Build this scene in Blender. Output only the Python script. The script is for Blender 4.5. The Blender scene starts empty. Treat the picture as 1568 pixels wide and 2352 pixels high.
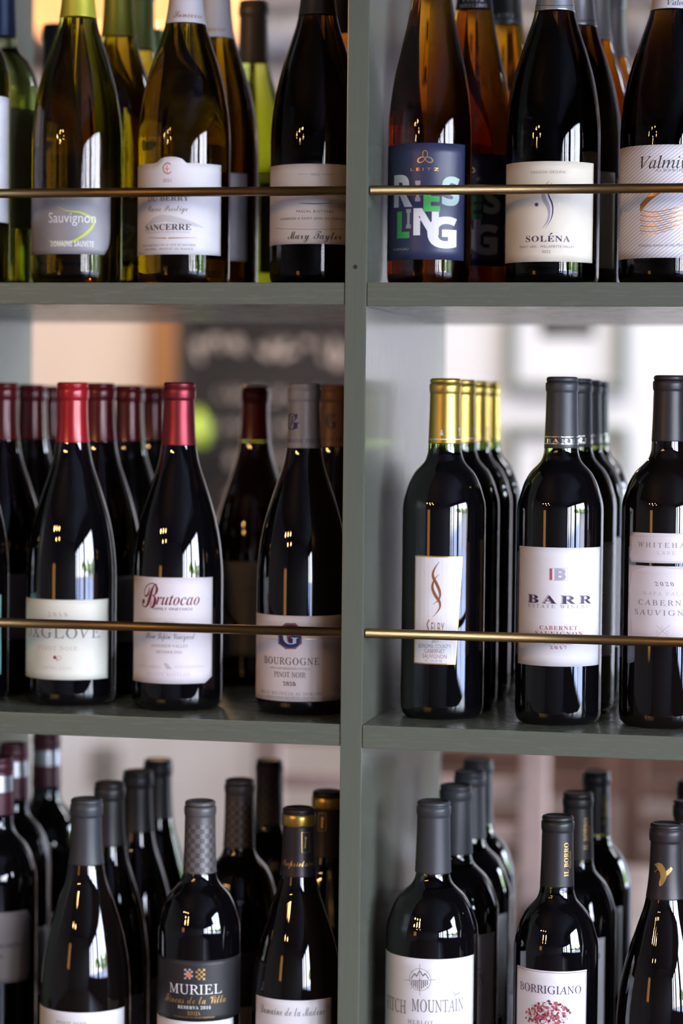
import bpy, bmesh, math, random
from mathutils import Vector, Matrix
random.seed(7)
S = 0.001                       # everything below is measured in millimetres
sc = bpy.context.scene
col = sc.collection

# ---------------------------------------------------------------- camera
F_PX, YAW, PITCH, ROLL = 5500.0, .1979, .0425, .0104
CAM = Vector((383.3, -2010.4, -109.0))
_f = Vector((-math.sin(YAW)*math.cos(PITCH), math.cos(YAW)*math.cos(PITCH), -math.sin(PITCH)))
_r0 = Vector((math.cos(YAW), math.sin(YAW), 0)); _u0 = _r0.cross(_f)
_r = _r0*math.cos(ROLL) + _u0*math.sin(ROLL); _u = -_r0*math.sin(ROLL) + _u0*math.cos(ROLL)
cd = bpy.data.cameras.new('camera'); cam = bpy.data.objects.new('camera', cd); col.objects.link(cam)
cam.matrix_world = Matrix(((_r.x, _u.x, -_f.x, CAM.x*S), (_r.y, _u.y, -_f.y, CAM.y*S), (_r.z, _u.z, -_f.z, CAM.z*S), (0, 0, 0, 1)))
cd.sensor_fit = 'VERTICAL'; cd.sensor_height = 22.3; cd.lens = 22.3*F_PX/2352
cd.clip_start = .05; cd.clip_end = 200
cd.dof.use_dof = True; cd.dof.focus_distance = 2.03; cd.dof.aperture_fstop = 1.65; cd.dof.aperture_blades = 0
sc.camera = cam

# ---------------------------------------------------------------- world, sun, exposure
sc.view_settings.view_transform = 'Standard'; sc.view_settings.look = 'None'
sc.view_settings.gamma = 1; sc.view_settings.use_curve_mapping = False
sc.view_settings.exposure = 0.52
w = bpy.data.worlds.new('world'); sc.world = w; w.use_nodes = True
nt = w.node_tree; bg = nt.nodes['Background']
tcn = nt.nodes.new('ShaderNodeTexCoord'); sp_ = nt.nodes.new('ShaderNodeSeparateXYZ'); rmp = nt.nodes.new('ShaderNodeValToRGB')
nt.links.new(tcn.outputs['Generated'], sp_.inputs[0]); nt.links.new(sp_.outputs[2], rmp.inputs[0])
e = rmp.color_ramp.elements; e[0].position = 0; e[0].color = (.93, .95, 1, 1); e[1].position = .6; e[1].color = (.42, .58, 1, 1)
nt.links.new(rmp.outputs[0], bg.inputs[0]); bg.inputs[1].default_value = 24
sun = bpy.data.lights.new('sun', 'SUN'); sun.energy = 9; sun.angle = .01; sun.color = (1, .93, .82)
so = bpy.data.objects.new('sun', sun); col.objects.link(so); so.rotation_euler = Vector((.55, .25, -.8)).to_track_quat('-Z', 'Y').to_euler()
cy = sc.cycles
cy.caustics_reflective = False; cy.caustics_refractive = False
cy.max_bounces = 10; cy.transmission_bounces = 10; cy.glossy_bounces = 4; cy.diffuse_bounces = 4; cy.volume_bounces = 0
cy.sample_clamp_indirect = 8; cy.use_denoising = True
ROOM = dict(x0=-3600, x1=3300, y0=-7000, y1=3400, z0=-1560, z1=1500)
WINS = [(-6800, -5900), (-5700, -4700), (-4450, -3100), (-2750, -800), (450, 1850), (2000, 3300)]
WZ = (-900, 900)
for (a, b) in WINS:              # daylight portals in the window openings
    L = bpy.data.lights.new('window_portal', 'AREA'); L.shape = 'RECTANGLE'; L.size = (WZ[1]-WZ[0])*S; L.size_y = (b-a)*S
    L.cycles.is_portal = True
    o = bpy.data.objects.new('window_portal', L); col.objects.link(o)
    o.location = (ROOM['x1']*S, (a+b)/2*S, (WZ[0]+WZ[1])/2*S); o.rotation_euler = (0, math.pi/2, 0)

# ---------------------------------------------------------------- measuring helpers (photo pixel -> point in the room)
def ray(px, py): return _f + _r*((px-784)/F_PX) - _u*((py-1176)/F_PX)
def on_z(px, py, Z):
    d = ray(px, py); return CAM + d*((Z-CAM.z)/d.z)
def on_y(px, py, Y):
    d = ray(px, py); return CAM + d*((Y-CAM.y)/d.y)

# ---------------------------------------------------------------- materials
_M = {}
def new_mat(name):
    m = bpy.data.materials.new(name); m.use_nodes = True
    return m, m.node_tree, m.node_tree.nodes['Principled BSDF']
def N(nt, t, **k):
    n = nt.nodes.new(t)
    for a, v in k.items():
        if a.startswith('in_'): n.inputs[int(a[3:])].default_value = v
        else: setattr(n, a, v)
    return n
def mat(name, color, rough=.5, metal=0, spec=.5, ior=None, emit=None, noise=0, nscale=20, bump=0, bscale=200, stretch=(1, 1, 1), coat=0, sheen=0):
    if name in _M: return _M[name]
    m, nt, p = new_mat(name)
    p.inputs['Base Color'].default_value = (*color, 1); p.inputs['Roughness'].default_value = rough
    p.inputs['Metallic'].default_value = metal; p.inputs['Specular IOR Level'].default_value = spec
    if ior: p.inputs['IOR'].default_value = ior
    if coat: p.inputs['Coat Weight'].default_value = coat; p.inputs['Coat Roughness'].default_value = .08
    if emit: p.inputs['Emission Color'].default_value = (*emit[:3], 1); p.inputs['Emission Strength'].default_value = emit[3]
    if noise or bump:
        tc = N(nt, 'ShaderNodeTexCoord'); mp = N(nt, 'ShaderNodeMapping'); mp.inputs['Scale'].default_value = stretch
        nt.links.new(tc.outputs['Object'], mp.inputs[0])
    if noise:
        nz = N(nt, 'ShaderNodeTexNoise'); nz.inputs['Scale'].default_value = nscale; nz.inputs['Detail'].default_value = 6
        nt.links.new(mp.outputs[0], nz.inputs[0])
        r = N(nt, 'ShaderNodeValToRGB'); a, b = r.color_ramp.elements
        a.position = .3; b.position = .7
        a.color = (*[c*(1-noise) for c in color], 1); b.color = (*[min(1, c*(1+noise)) for c in color], 1)
        nt.links.new(nz.outputs[0], r.inputs[0]); nt.links.new(r.outputs[0], p.inputs['Base Color'])
    if bump:
        nz = N(nt, 'ShaderNodeTexNoise'); nz.inputs['Scale'].default_value = bscale; nz.inputs['Detail'].default_value = 4
        nt.links.new(mp.outputs[0], nz.inputs[0])
        b = N(nt, 'ShaderNodeBump'); b.inputs['Strength'].default_value = bump; b.inputs['Distance'].default_value = .001
        nt.links.new(nz.outputs[0], b.inputs['Height']); nt.links.new(b.outputs[0], p.inputs['Normal'])
    _M[name] = m; return m
def glass(name, sig, rough=.0, ior=1.42, tint=(1, 1, 1)):
    """bottle glass full of wine: a clear dielectric that absorbs sig (r,g,b) per metre inside"""
    if name in _M: return _M[name]
    m, nt, p = new_mat(name)
    p.inputs['Base Color'].default_value = (*tint, 1); p.inputs['Transmission Weight'].default_value = 1; p.inputs['Roughness'].default_value = rough; p.inputs['IOR'].default_value = ior
    d = max(sig)*1.02
    v = N(nt, 'ShaderNodeVolumeAbsorption'); v.inputs['Color'].default_value = (*[1-s/d for s in sig], 1); v.inputs['Density'].default_value = d
    nt.links.new(v.outputs[0], nt.nodes['Material Output'].inputs['Volume'])
    _M[name] = m; return m
def dark_glass(name, fill, gap=(.55, .62, .08), wine=(.0022, .002, .0028)):
    """bottle of red wine: opaque to the eye below the fill height (mm, local z), coloured empty glass above it"""
    if name in _M: return _M[name]
    m, nt, p = new_mat(name)
    p.inputs['Roughness'].default_value = .015; p.inputs['IOR'].default_value = 1.64
    tc = N(nt, 'ShaderNodeTexCoord'); s = N(nt, 'ShaderNodeSeparateXYZ'); g = N(nt, 'ShaderNodeMath', operation='GREATER_THAN'); g.inputs[1].default_value = fill*S
    nt.links.new(tc.outputs['Object'], s.inputs[0]); nt.links.new(s.outputs[2], g.inputs[0])
    mx = N(nt, 'ShaderNodeMix', data_type='RGBA'); mx.inputs[6].default_value = (*wine, 1); mx.inputs[7].default_value = (*gap, 1)
    nt.links.new(g.outputs[0], mx.inputs[0]); nt.links.new(mx.outputs[2], p.inputs['Base Color']); nt.links.new(g.outputs[0], p.inputs['Transmission Weight'])
    _M[name] = m; return m

def paint_shelf(name, color, rough, grain, bumps, streak, patch=0):
    if name in _M: return _M[name]
    m, nt, p = new_mat(name); p.inputs['IOR'].default_value = 1.38
    tc = N(nt, 'ShaderNodeTexCoord'); mp = N(nt, 'ShaderNodeMapping'); mp.inputs['Scale'].default_value = grain
    nt.links.new(tc.outputs['Object'], mp.inputs[0])
    n1 = N(nt, 'ShaderNodeTexNoise'); n1.inputs['Scale'].default_value = 60; n1.inputs['Detail'].default_value = 8; n1.inputs['Roughness'].default_value = .65
    nt.links.new(mp.outputs[0], n1.inputs[0])
    n2 = N(nt, 'ShaderNodeTexNoise'); n2.inputs['Scale'].default_value = 900; n2.inputs['Detail'].default_value = 3
    nt.links.new(tc.outputs['Object'], n2.inputs[0])
    r = N(nt, 'ShaderNodeValToRGB'); a, b = r.color_ramp.elements; a.position = .25; b.position = .75
    a.color = (*[c*(1-streak) for c in color], 1); b.color = (*[c*(1+streak) for c in color], 1)
    nt.links.new(n1.outputs[0], r.inputs[0])
    # little chips and dust specks of lighter paint
    n3 = N(nt, 'ShaderNodeTexNoise'); n3.inputs['Scale'].default_value = 420; n3.inputs['Detail'].default_value = 2
    nt.links.new(tc.outputs['Object'], n3.inputs[0])
    g = N(nt, 'ShaderNodeMapRange'); g.inputs[1].default_value = .76; g.inputs[2].default_value = .8; g.inputs[3].default_value = 0; g.inputs[4].default_value = .6
    nt.links.new(n3.outputs[0], g.inputs[0])
    mx = N(nt, 'ShaderNodeMix', data_type='RGBA'); mx.inputs[7].default_value = (*[min(1, c*3.2) for c in color], 1)
    nt.links.new(g.outputs[0], mx.inputs[0]); nt.links.new(r.outputs[0], mx.inputs[6]); nt.links.new(mx.outputs[2], p.inputs['Base Color'])
    rr = N(nt, 'ShaderNodeMapRange'); rr.inputs[1].default_value = .3; rr.inputs[2].default_value = .7; rr.inputs[3].default_value = rough*.75; rr.inputs[4].default_value = rough*1.35
    nt.links.new(n1.outputs[0], rr.inputs[0]); nt.links.new(rr.outputs[0], p.inputs['Roughness'])
    ad = N(nt, 'ShaderNodeMath', operation='MULTIPLY_ADD'); ad.inputs[1].default_value = .25
    nt.links.new(n2.outputs[0], ad.inputs[0]); nt.links.new(n1.outputs[0], ad.inputs[2])
    b = N(nt, 'ShaderNodeBump'); b.inputs['Strength'].default_value = bumps; b.inputs['Distance'].default_value = .0012
    nt.links.new(ad.outputs[0], b.inputs['Height']); nt.links.new(b.outputs[0], p.inputs['Normal'])
    _M[name] = m; return m

SHELF = (.118, .128, .100)
paint_v = paint_shelf('shelf_paint_upright', SHELF, .18, (6, 6, .45), .05, .05)
paint_h = paint_shelf('shelf_paint_board', SHELF, .24, (.45, 6, 6), .05, .025)
brass = mat('aged_brass', (.27, .175, .075), .42, 1, noise=.35, nscale=30, stretch=(.3, 4, 4), bump=.15, bscale=300)
INK = dict(dark=mat('ink_dark', (.035, .03, .035), .5), grey=mat('ink_grey', (.22, .2, .21), .5), pale=mat('ink_pale', (.48, .45, .47), .5), faint=mat('ink_faint', (.62, .6, .63), .6),
           gold=mat('foil_gold', (.75, .48, .16), .32, .8), white=mat('ink_white', (.8, .8, .82), .5), navy=mat('ink_navy', (.018, .03, .15), .45),
           burg=mat('ink_burgundy', (.17, .015, .03), .5), rose=mat('ink_rose', (.42, .1, .13), .5), copper=mat('foil_copper', (.42, .17, .08), .35, .5), green=mat('ink_green', (.08, .5, .12), .5),
           mint=mat('ink_mint', (.5, .68, .6), .5), silver=mat('foil_silver', (.7, .7, .72), .25, .9), lime=mat('ink_lime', (.55, .62, .03), .5),
           orange=mat('ink_orange', (.75, .2, .06), .5), plum=mat('ink_plum', (.055, .02, .085), .4), lilac=mat('ink_lilac', (.42, .4, .5), .5), stone=mat('ink_stone', (.4, .36, .37), .5))
def paper(name, c, rough=.55, noise=.03): return mat(name, c, rough, noise=noise, nscale=60, bump=.12, bscale=900)
P_WHITE = paper('paper_white', (.80, .78, .82)); P_CREAM = paper('paper_cream', (.78, .72, .60)); P_IVORY = paper('paper_ivory', (.74, .73, .64))
P_GREY = paper('paper_grey', (.27, .26, .28), .42); P_NAVY = paper('paper_navy', (.035, .04, .095), .4); P_WARM = paper('paper_warm', (.66, .62, .60)); P_BLACK = paper('paper_black', (.022, .02, .024), .5)
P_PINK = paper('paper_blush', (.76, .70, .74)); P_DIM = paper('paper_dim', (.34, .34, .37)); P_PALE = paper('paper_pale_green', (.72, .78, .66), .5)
def translucent_paper():
    m, nt, p = new_mat('paper_translucent'); d = N(nt, 'ShaderNodeBsdfDiffuse'); t = N(nt, 'ShaderNodeBsdfTranslucent'); a = N(nt, 'ShaderNodeMixShader'); a.inputs[0].default_value = .3
    d.inputs[0].default_value = (.55, .58, .25, 1); t.inputs[0].default_value = (.75, .78, .3, 1); nt.links.new(d.outputs[0], a.inputs[1]); nt.links.new(t.outputs[0], a.inputs[2]); nt.links.new(a.outputs[0], nt.nodes['Material Output'].inputs[0]); return m
P_TRANS = translucent_paper()
P_TEAL = paper('paper_turquoise', (.35, .68, .68))
def wavy_paper():
    m, nt, p = new_mat('paper_fine_lines'); p.inputs['Roughness'].default_value = .55
    tc = N(nt, 'ShaderNodeTexCoord'); mp = N(nt, 'ShaderNodeMapping'); mp.inputs['Rotation'].default_value = (0, math.radians(38), 0)
    nt.links.new(tc.outputs['Object'], mp.inputs[0])
    wv = N(nt, 'ShaderNodeTexWave'); wv.bands_direction = 'Z'; wv.inputs['Scale'].default_value = 130; wv.inputs['Distortion'].default_value = 1.2; wv.inputs['Detail Scale'].default_value = .1
    nt.links.new(mp.outputs[0], wv.inputs[0]); r = N(nt, 'ShaderNodeValToRGB'); a, b = r.color_ramp.elements
    a.position = .05; b.position = .35; a.color = (.5, .47, .52, 1); b.color = (.80, .77, .81, 1)
    nt.links.new(wv.outputs[1] if len(wv.outputs) > 1 else wv.outputs[0], r.inputs[0]); nt.links.new(r.outputs[0], p.inputs['Base Color'])
    return m
P_WAVE = wavy_paper()
def checker_cap():
    m, nt, p = new_mat('capsule_checkered'); p.inputs['Roughness'].default_value = .42; p.inputs['Metallic'].default_value = .25
    tc = N(nt, 'ShaderNodeTexCoord'); s = N(nt, 'ShaderNodeSeparateXYZ'); nt.links.new(tc.outputs['Object'], s.inputs[0])
    at = N(nt, 'ShaderNodeMath', operation='ARCTAN2'); nt.links.new(s.outputs[0], at.inputs[0]); nt.links.new(s.outputs[1], at.inputs[1])
    mu = N(nt, 'ShaderNodeMath', operation='MULTIPLY'); mu.inputs[1].default_value = 20/(2*math.pi); nt.links.new(at.outputs[0], mu.inputs[0])
    mz = N(nt, 'ShaderNodeMath', operation='MULTIPLY'); mz.inputs[1].default_value = 1/.0043; nt.links.new(s.outputs[2], mz.inputs[0])
    c = N(nt, 'ShaderNodeCombineXYZ'); nt.links.new(mu.outputs[0], c.inputs[0]); nt.links.new(mz.outputs[0], c.inputs[1]); c.inputs[2].default_value = .5
    ck = N(nt, 'ShaderNodeTexChecker'); ck.inputs['Scale'].default_value = 1; ck.inputs[1].default_value = (.17, .155, .16, 1); ck.inputs[2].default_value = (.085, .08, .085, 1)
    nt.links.new(c.outputs[0], ck.inputs[0])
    g = N(nt, 'ShaderNodeMath', operation='GREATER_THAN'); g.inputs[1].default_value = .279; nt.links.new(s.outputs[2], g.inputs[0])
    mx = N(nt, 'ShaderNodeMix', data_type='RGBA'); mx.inputs[7].default_value = (.11, .105, .11, 1)
    nt.links.new(g.outputs[0], mx.inputs[0]); nt.links.new(ck.outputs[0], mx.inputs[6]); nt.links.new(mx.outputs[2], p.inputs['Base Color'])
    return m
CAPM = dict(red=mat('capsule_red', (.34, .012, .018), .22, .15), darkred=mat('capsule_dark_red', (.11, .008, .012), .22, .1), brut=mat('capsule_wine_red', (.27, .035, .05), .38, .75),
            gold=mat('capsule_gold', (.62, .42, .09), .32, .85), black=mat('capsule_black', (.018, .017, .02), .42), blue_black=mat('capsule_blue_black', (.035, .037, .045), .45),
            grey=mat('capsule_grey', (.32, .33, .36), .4), tan=mat('capsule_tan', (.22, .13, .085), .4), white=mat('capsule_white', (.62, .6, .62), .4), silver=mat('capsule_silver', (.5, .52, .57), .28, .8),
            lime=mat('capsule_lime', (.55, .53, .05), .36, .35), olive=mat('capsule_olive', (.24, .27, .03), .36, .35), green=mat('capsule_green', (.17, .24, .06), .4, .1), slate=mat('capsule_slate', (.20, .19, .20), .4, .2),
            navy=mat('capsule_navy', (.012, .03, .10), .3, .3), maroon=mat('capsule_maroon', (.075, .018, .03), .36, .2), check=checker_cap(), charcoal=mat('capsule_charcoal', (.035, .03, .034), .4, .3))
G_OLIVE = glass('glass_olive', (17, 22, 85)); G_DEEP = glass('glass_deep_olive', (26, 36, 110)); G_AMBER = glass('glass_amber', (27, 50, 130)); G_BROWN = glass('glass_brown', (30, 60, 150)); G_BLACK = glass('glass_black_brown', (95, 125, 190))
G_GREEN = glass('glass_green', (19, 14, 62)); G_PALE = glass('glass_pale', (7, 5, 24)); G_BLACKISH = glass('glass_dark_brown', (72, 98, 160))

# ---------------------------------------------------------------- mesh builder
class MB:
    def __init__(s): s.v = []; s.f = []; s.m = []; s.sm = []
    def add(s, vs, fs, mi=0, smooth=False):
        n = len(s.v); s.v += [tuple(p) for p in vs]
        for f in fs: s.f.append(tuple(i+n for i in f)); s.m.append(mi); s.sm.append(smooth)
        return s
    def box(s, x0, x1, y0, y1, z0, z1, mi=0, bev=0, M=None):
        bm = bmesh.new(); bmesh.ops.create_cube(bm, size=1)
        for v in bm.verts: v.co = Vector(((x0+x1)/2+v.co.x*(x1-x0), (y0+y1)/2+v.co.y*(y1-y0), (z0+z1)/2+v.co.z*(z1-z0)))
        if bev: bmesh.ops.bevel(bm, geom=bm.edges[:], offset=bev, segments=2, affect='EDGES', profile=.7)
        if M: bm.transform(M)
        bm.verts.index_update(); s.add([v.co for v in bm.verts], [[v.index for v in f.verts] for f in bm.faces], mi, False); bm.free(); return s
    def lathe(s, prof, seg=48, mi=0, smooth=True, c=(0, 0, 0), flip=False):
        vs = []; fs = []; n = len(prof)
        for i in range(seg):
            a = 2*math.pi*i/seg
            for r, z in prof: vs.append((c[0]+r*math.cos(a), c[1]+r*math.sin(a), c[2]+z))
        for i in range(seg):
            j = (i+1) % seg
            for k in range(n-1):
                q = (i*n+k, j*n+k, j*n+k+1, i*n+k+1)
                if prof[k][0] < 1e-6: q = (i*n+k, j*n+k+1, i*n+k+1)
                elif prof[k+1][0] < 1e-6: q = (i*n+k, j*n+k, i*n+k+1)
                fs.append(q[::-1] if flip else q)
        return s.add(vs, fs, mi, smooth)
    def tube(s, pts, r, seg=12, mi=0, cap=True):
        pts = [Vector(p) for p in pts]; vs = []; fs = []; n = len(pts)
        for i, p in enumerate(pts):
            t = (pts[min(i+1, n-1)]-pts[max(i-1, 0)]).normalized(); a = t.orthogonal().normalized() if abs(t.z) > .9 else t.cross(Vector((0, 0, 1))).normalized(); b = t.cross(a)
            rr = r[i] if isinstance(r, (list, tuple)) else r
            for k in range(seg): q = 2*math.pi*k/seg; vs.append(p+a*rr*math.cos(q)+b*rr*math.sin(q))
        for i in range(n-1):
            for k in range(seg): l = (k+1) % seg; fs.append((i*seg+k, i*seg+l, (i+1)*seg+l, (i+1)*seg+k))
        s.add(vs, fs, mi, True)
        if cap: s.add(vs[:seg], [tuple(range(seg))], mi); s.add(vs[-seg:], [tuple(range(seg))[::-1]], mi)
        return s
    def mesh(s, name, mats):
        me = bpy.data.meshes.new(name); me.from_pydata([(x*S, y*S, z*S) for x, y, z in s.v], [], s.f)
        for m in mats: me.materials.append(m)
        for p, mi, sm in zip(me.polygons, s.m, s.sm): p.material_index = mi; p.use_smooth = sm
        bm = bmesh.new(); bm.from_mesh(me); bmesh.ops.remove_doubles(bm, verts=bm.verts, dist=1e-7); bm.to_mesh(me); bm.free()
        me.update(); return me
    def build(s, name, mats, parent=None, **k):
        if not isinstance(mats, (list, tuple)): mats = [mats]
        return put(name, s.mesh(name, mats), parent, **k)
def put(name, me, parent=None, **k):
    o = bpy.data.objects.new(name, me); col.objects.link(o)
    if parent: o.parent = parent
    for a, v in k.items(): o[a] = v
    return o
def thing(name, label, cat, loc=(0, 0, 0), rz=0, group=None):
    o = bpy.data.objects.new(name, None); col.objects.link(o); o.empty_display_size = .02
    o.location = Vector(loc)*S; o.rotation_euler = (0, 0, rz); o['label'] = label; o['category'] = cat
    if group: o['group'] = group
    return o

# ---------------------------------------------------------------- lettering
def _map(s, up, lo, dg=None, holes={}):
    out = ''
    for ch in s:
        if ch in holes: out += holes[ch]
        elif 'A' <= ch <= 'Z': out += chr(up+ord(ch)-65)
        elif 'a' <= ch <= 'z': out += chr(lo+ord(ch)-97)
        elif dg and '0' <= ch <= '9': out += chr(dg+ord(ch)-48)
        else: out += ch
    return out
STY = {'sans': (lambda s: s, 0, 0), 'thin': (lambda s: s, -.004, 0), 'bold': (lambda s: _map(s, 0x1D5D4, 0x1D5EE, 0x1D7EC), 0, 0), 'fat': (lambda s: _map(s, 0x1D5D4, 0x1D5EE, 0x1D7EC), .028, 0),
       'serif': (lambda s: _map(s, 0x1D400, 0x1D41A, 0x1D7CE), 0, 0), 'serifl': (lambda s: _map(s, 0x1D434, 0x1D44E, 0x1D7CE, {'h': '\u210e'}), .002, -.28), 'ital': (lambda s: _map(s, 0x1D434, 0x1D44E, None, {'h': '\u210e'}), 0, 0),
       'itab': (lambda s: _map(s, 0x1D468, 0x1D482), -.004, .1),
       'script': (lambda s: _map(s, 0x1D4D0, 0x1D4EA), 0, 0), 'scriptl': (lambda s: _map(s, 0x1D4D0, 0x1D4EA), -.003, 0)}
_glyph = {}
def text2d(s, style, track=1.0):
    """outline mesh of a line of text, scaled to unit width and unit capital height"""
    key = (s, style, track)
    if key in _glyph: return _glyph[key]
    fn, off, sh = STY[style]
    def raw(t):
        cu = bpy.data.curves.new('t', 'FONT'); cu.body = fn(t); cu.offset = off; cu.shear = sh; cu.resolution_u = 3; cu.space_character = track; cu.space_word = 1.15
        o = bpy.data.objects.new('t', cu); me = bpy.data.meshes.new_from_object(o)
        vs = [tuple(v.co)[:2] for v in me.vertices]; fs = [tuple(p.vertices) for p in me.polygons]
        bpy.data.objects.remove(o); bpy.data.curves.remove(cu); bpy.data.meshes.remove(me); return vs, fs
    vs, fs = raw(s); hv = raw('E' if style not in ('script', 'scriptl') else 'l')[0]
    h = max(v[1] for v in hv) or 1; x0 = min(v[0] for v in vs); x1 = max(v[0] for v in vs)
    _glyph[key] = ([((x-x0)/(x1-x0)-.5, y/h) for x, y in vs], fs); return _glyph[key]

class Print:
    """flat print wrapped on a cylinder: builds in (u = arc length, z) millimetres"""
    def __init__(s, mapper, R, taper=None): s.map = mapper; s.R = R; s.items = []; s.mats = []; s.taper = taper
    def mi(s, ink):
        m = INK[ink] if isinstance(ink, str) else ink
        if m not in s.mats: s.mats.append(m)
        return s.mats.index(m)
    def poly2d(s, vs, fs, ink, lift=.3): s.items.append((vs, fs, s.mi(ink), lift)); return s
    def text(s, t, cx, by, wpx, hpx, style='sans', ink='dark', track=1.0, lift=.3, vertical=False, accent=None):
        vs, fs = text2d(t, style, track)
        if vertical:      # reads upwards; cx = baseline side, by = middle
            u0, z0 = s.map(cx, by); zt = s.map(cx, by-wpx/2)[1]; zb = s.map(cx, by+wpx/2)[1]; ul = s.map(cx-hpx, by)[0]
            return s.poly2d([(u0-y*(u0-ul), z0+x*(zt-zb)) for x, y in vs], fs, ink, lift)
        u0, z0 = s.map(cx, by); ua = s.map(cx-wpx/2, by)[0]; ub = s.map(cx+wpx/2, by)[0]; h = s.map(cx, by-hpx)[1]-z0
        W = ub-ua; uc = (ua+ub)/2
        return s.poly2d([(uc+x*W, z0+y*h) for x, y in vs], fs, ink, lift)
    def line(s, pts, w, ink, lift=.32, closed=False, px=True, taper=False):
        """a stroke through the points, w = width in mm (or list); taper thins both ends"""
        P = [Vector(s.map(*p)) if px else Vector(p) for p in pts]
        if closed: P.append(P[0])
        if len(P) > 2 and not (len(P) == 5 and closed): P = smooth2(P, 3)
        n = len(P); vs = []; fs = []
        for i, p in enumerate(P):
            t = (P[min(i+1, n-1)]-P[max(i-1, 0)]); t = t.normalized() if t.length > 1e-6 else Vector((1, 0)); q = Vector((-t.y, t.x))
            ww = w[0]+(w[1]-w[0])*i/(n-1) if isinstance(w, (list, tuple)) else w
            if taper: ww *= max(.12, math.sin(math.pi*min(max(i/(n-1), 0), 1)))
            vs += [p+q*ww/2, p-q*ww/2]
        for i in range(n-1): fs.append((2*i, 2*i+1, 2*i+3, 2*i+2))
        return s.poly2d([tuple(v) for v in vs], fs, ink, lift)
    def fill(s, pts, ink, lift=.26, px=True):
        P = [s.map(*p) if px else p for p in pts]; return s.poly2d(P, [tuple(range(len(P)))], ink, lift)
    def disc(s, cx, cy, r, ink, lift=.28, n=14):
        u, z = s.map(cx, cy); return s.poly2d([(u+r*math.cos(2*math.pi*k/n), z+r*math.sin(2*math.pi*k/n)) for k in range(n)], [tuple(range(n))], ink, lift)
    def ring(s, cx, cy, r, w, ink, lift=.28, ry=None, rot=0):
        u, z = s.map(cx, cy); pts = []
        for k in range(20):
            a = 2*math.pi*k/20; x, y = r*math.cos(a), (ry or r)*math.sin(a); pts.append((u+x*math.cos(rot)-y*math.sin(rot), z+x*math.sin(rot)+y*math.cos(rot)))
        return s.line(pts, w, ink, lift, closed=True, px=False)
    def mesh(s, name='lettering'):
        mb = MB()
        for vs, fs, mi, lift in s.items:
            us = [v[0] for v in vs]
            if max(us)-min(us) > 5:      # cut long faces so that they follow the curve of the bottle
                bm = bmesh.new(); bv = [bm.verts.new((v[0], v[1], 0)) for v in vs]
                for f in fs:
                    try: bm.faces.new([bv[i] for i in f])
                    except ValueError: pass
                k = math.floor(min(us)/4)*4+4
                while k < max(us):
                    bmesh.ops.bisect_plane(bm, geom=bm.verts[:]+bm.edges[:]+bm.faces[:], plane_co=(k, 0, 0), plane_no=(1, 0, 0), dist=1e-5); k += 4
                bm.verts.index_update(); vs = [(v.co.x, v.co.y) for v in bm.verts]; fs = [[v.index for v in f.verts] for f in bm.faces]; bm.free()
            out = []
            for u, z in vs:
                R = s.R if s.taper is None else s.taper(z)
                th = u/s.R; out.append(((R+lift)*math.sin(th), -(R+lift)*math.cos(th), z))
            mb.add(out, fs, mi)
        return mb.mesh(name, s.mats)
def smooth2(P, k):
    out = []; n = len(P)
    for i in range(n-1):
        a, b, c, d = P[max(i-1, 0)], P[i], P[i+1], P[min(i+2, n-1)]
        for j in range(k):
            t = j/k; out.append(b*1.0+(c-a)*(.5*t)+(a*2-b*5+c*4-d)*(.5*t*t)+(b*3-a-c*3+d)*(.5*t*t*t))
    out.append(P[-1]); return out

# ---------------------------------------------------------------- bottles
def prof_smooth(pts, k=3): return [(max(0, v.x), v.y) for v in smooth2([Vector(p) for p in pts], k)]
def body_profile(kind, R, H, z0=None):
    base = [(0, 3.5), (R*.45, 3), (R*.72, .6), (R*.80, 0), (R*.90, .9), (R*.965, 3.6), (R*.995, 8), (R, 13), (R, 60)]
    if kind == 'bordeaux':
        rn = 14.0; q = [(37.5, 182), (37.3, 187), (36.6, 192), (35, 197.5), (32, 207), (27, 216.5), (21.5, 222.5), (17.6, 227), (15.5, 232.5), (14.6, 240), (13.6, 270), (13.3, 296)]
        up = [(rn+(r-rn)*(R-rn)/(37.5-rn) if r > rn else r, z+H-300) for r, z in q]
    elif kind == 'burgundy':
        rn = 13.6; q = [(41, 112), (40.9, 122), (40.3, 134), (38.4, 152), (34.6, 172), (29.2, 191), (23.2, 209), (18.4, 224), (15.6, 240), (14.2, 256), (13.6, 275), (13.4, 292)]
        up = [(rn+(r-rn)*(R-rn)/(41-rn) if r > rn else r, z+H-296) for r, z in q]
    else:
        q = [(37, 112), (37, 128), (36.4, 146), (34.3, 166), (31, 186), (25.8, 208), (20.6, 232), (16.8, 255), (14.6, 275), (13.6, 300), (13.3, 338)]
        up = [(r*(R/37 if r > 16 else 1), z+H-342) for r, z in q]
    return base + [(R, (60+up[0][1])/2)] + prof_smooth(up, 3)
_cache = {}
def body_mesh(kind, R, H, m):
    k = ('b', kind, R, H, m.name)
    if k not in _cache:
        pr = body_profile(kind, R, H); pr = pr+[(0, pr[-1][1])]
        _cache[k] = MB().lathe(pr, 72).mesh('body', [m])
    return _cache[k]
def neck_r(kind, R, H, z):
    pr = body_profile(kind, R, H); best = 14
    for (r0, z0), (r1, z1) in zip(pr[9:], pr[10:]):
        if z0 <= z <= z1 and z1 > z0: return r0+(r1-r0)*(z-z0)/(z1-z0)
    return pr[-1][0]
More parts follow.
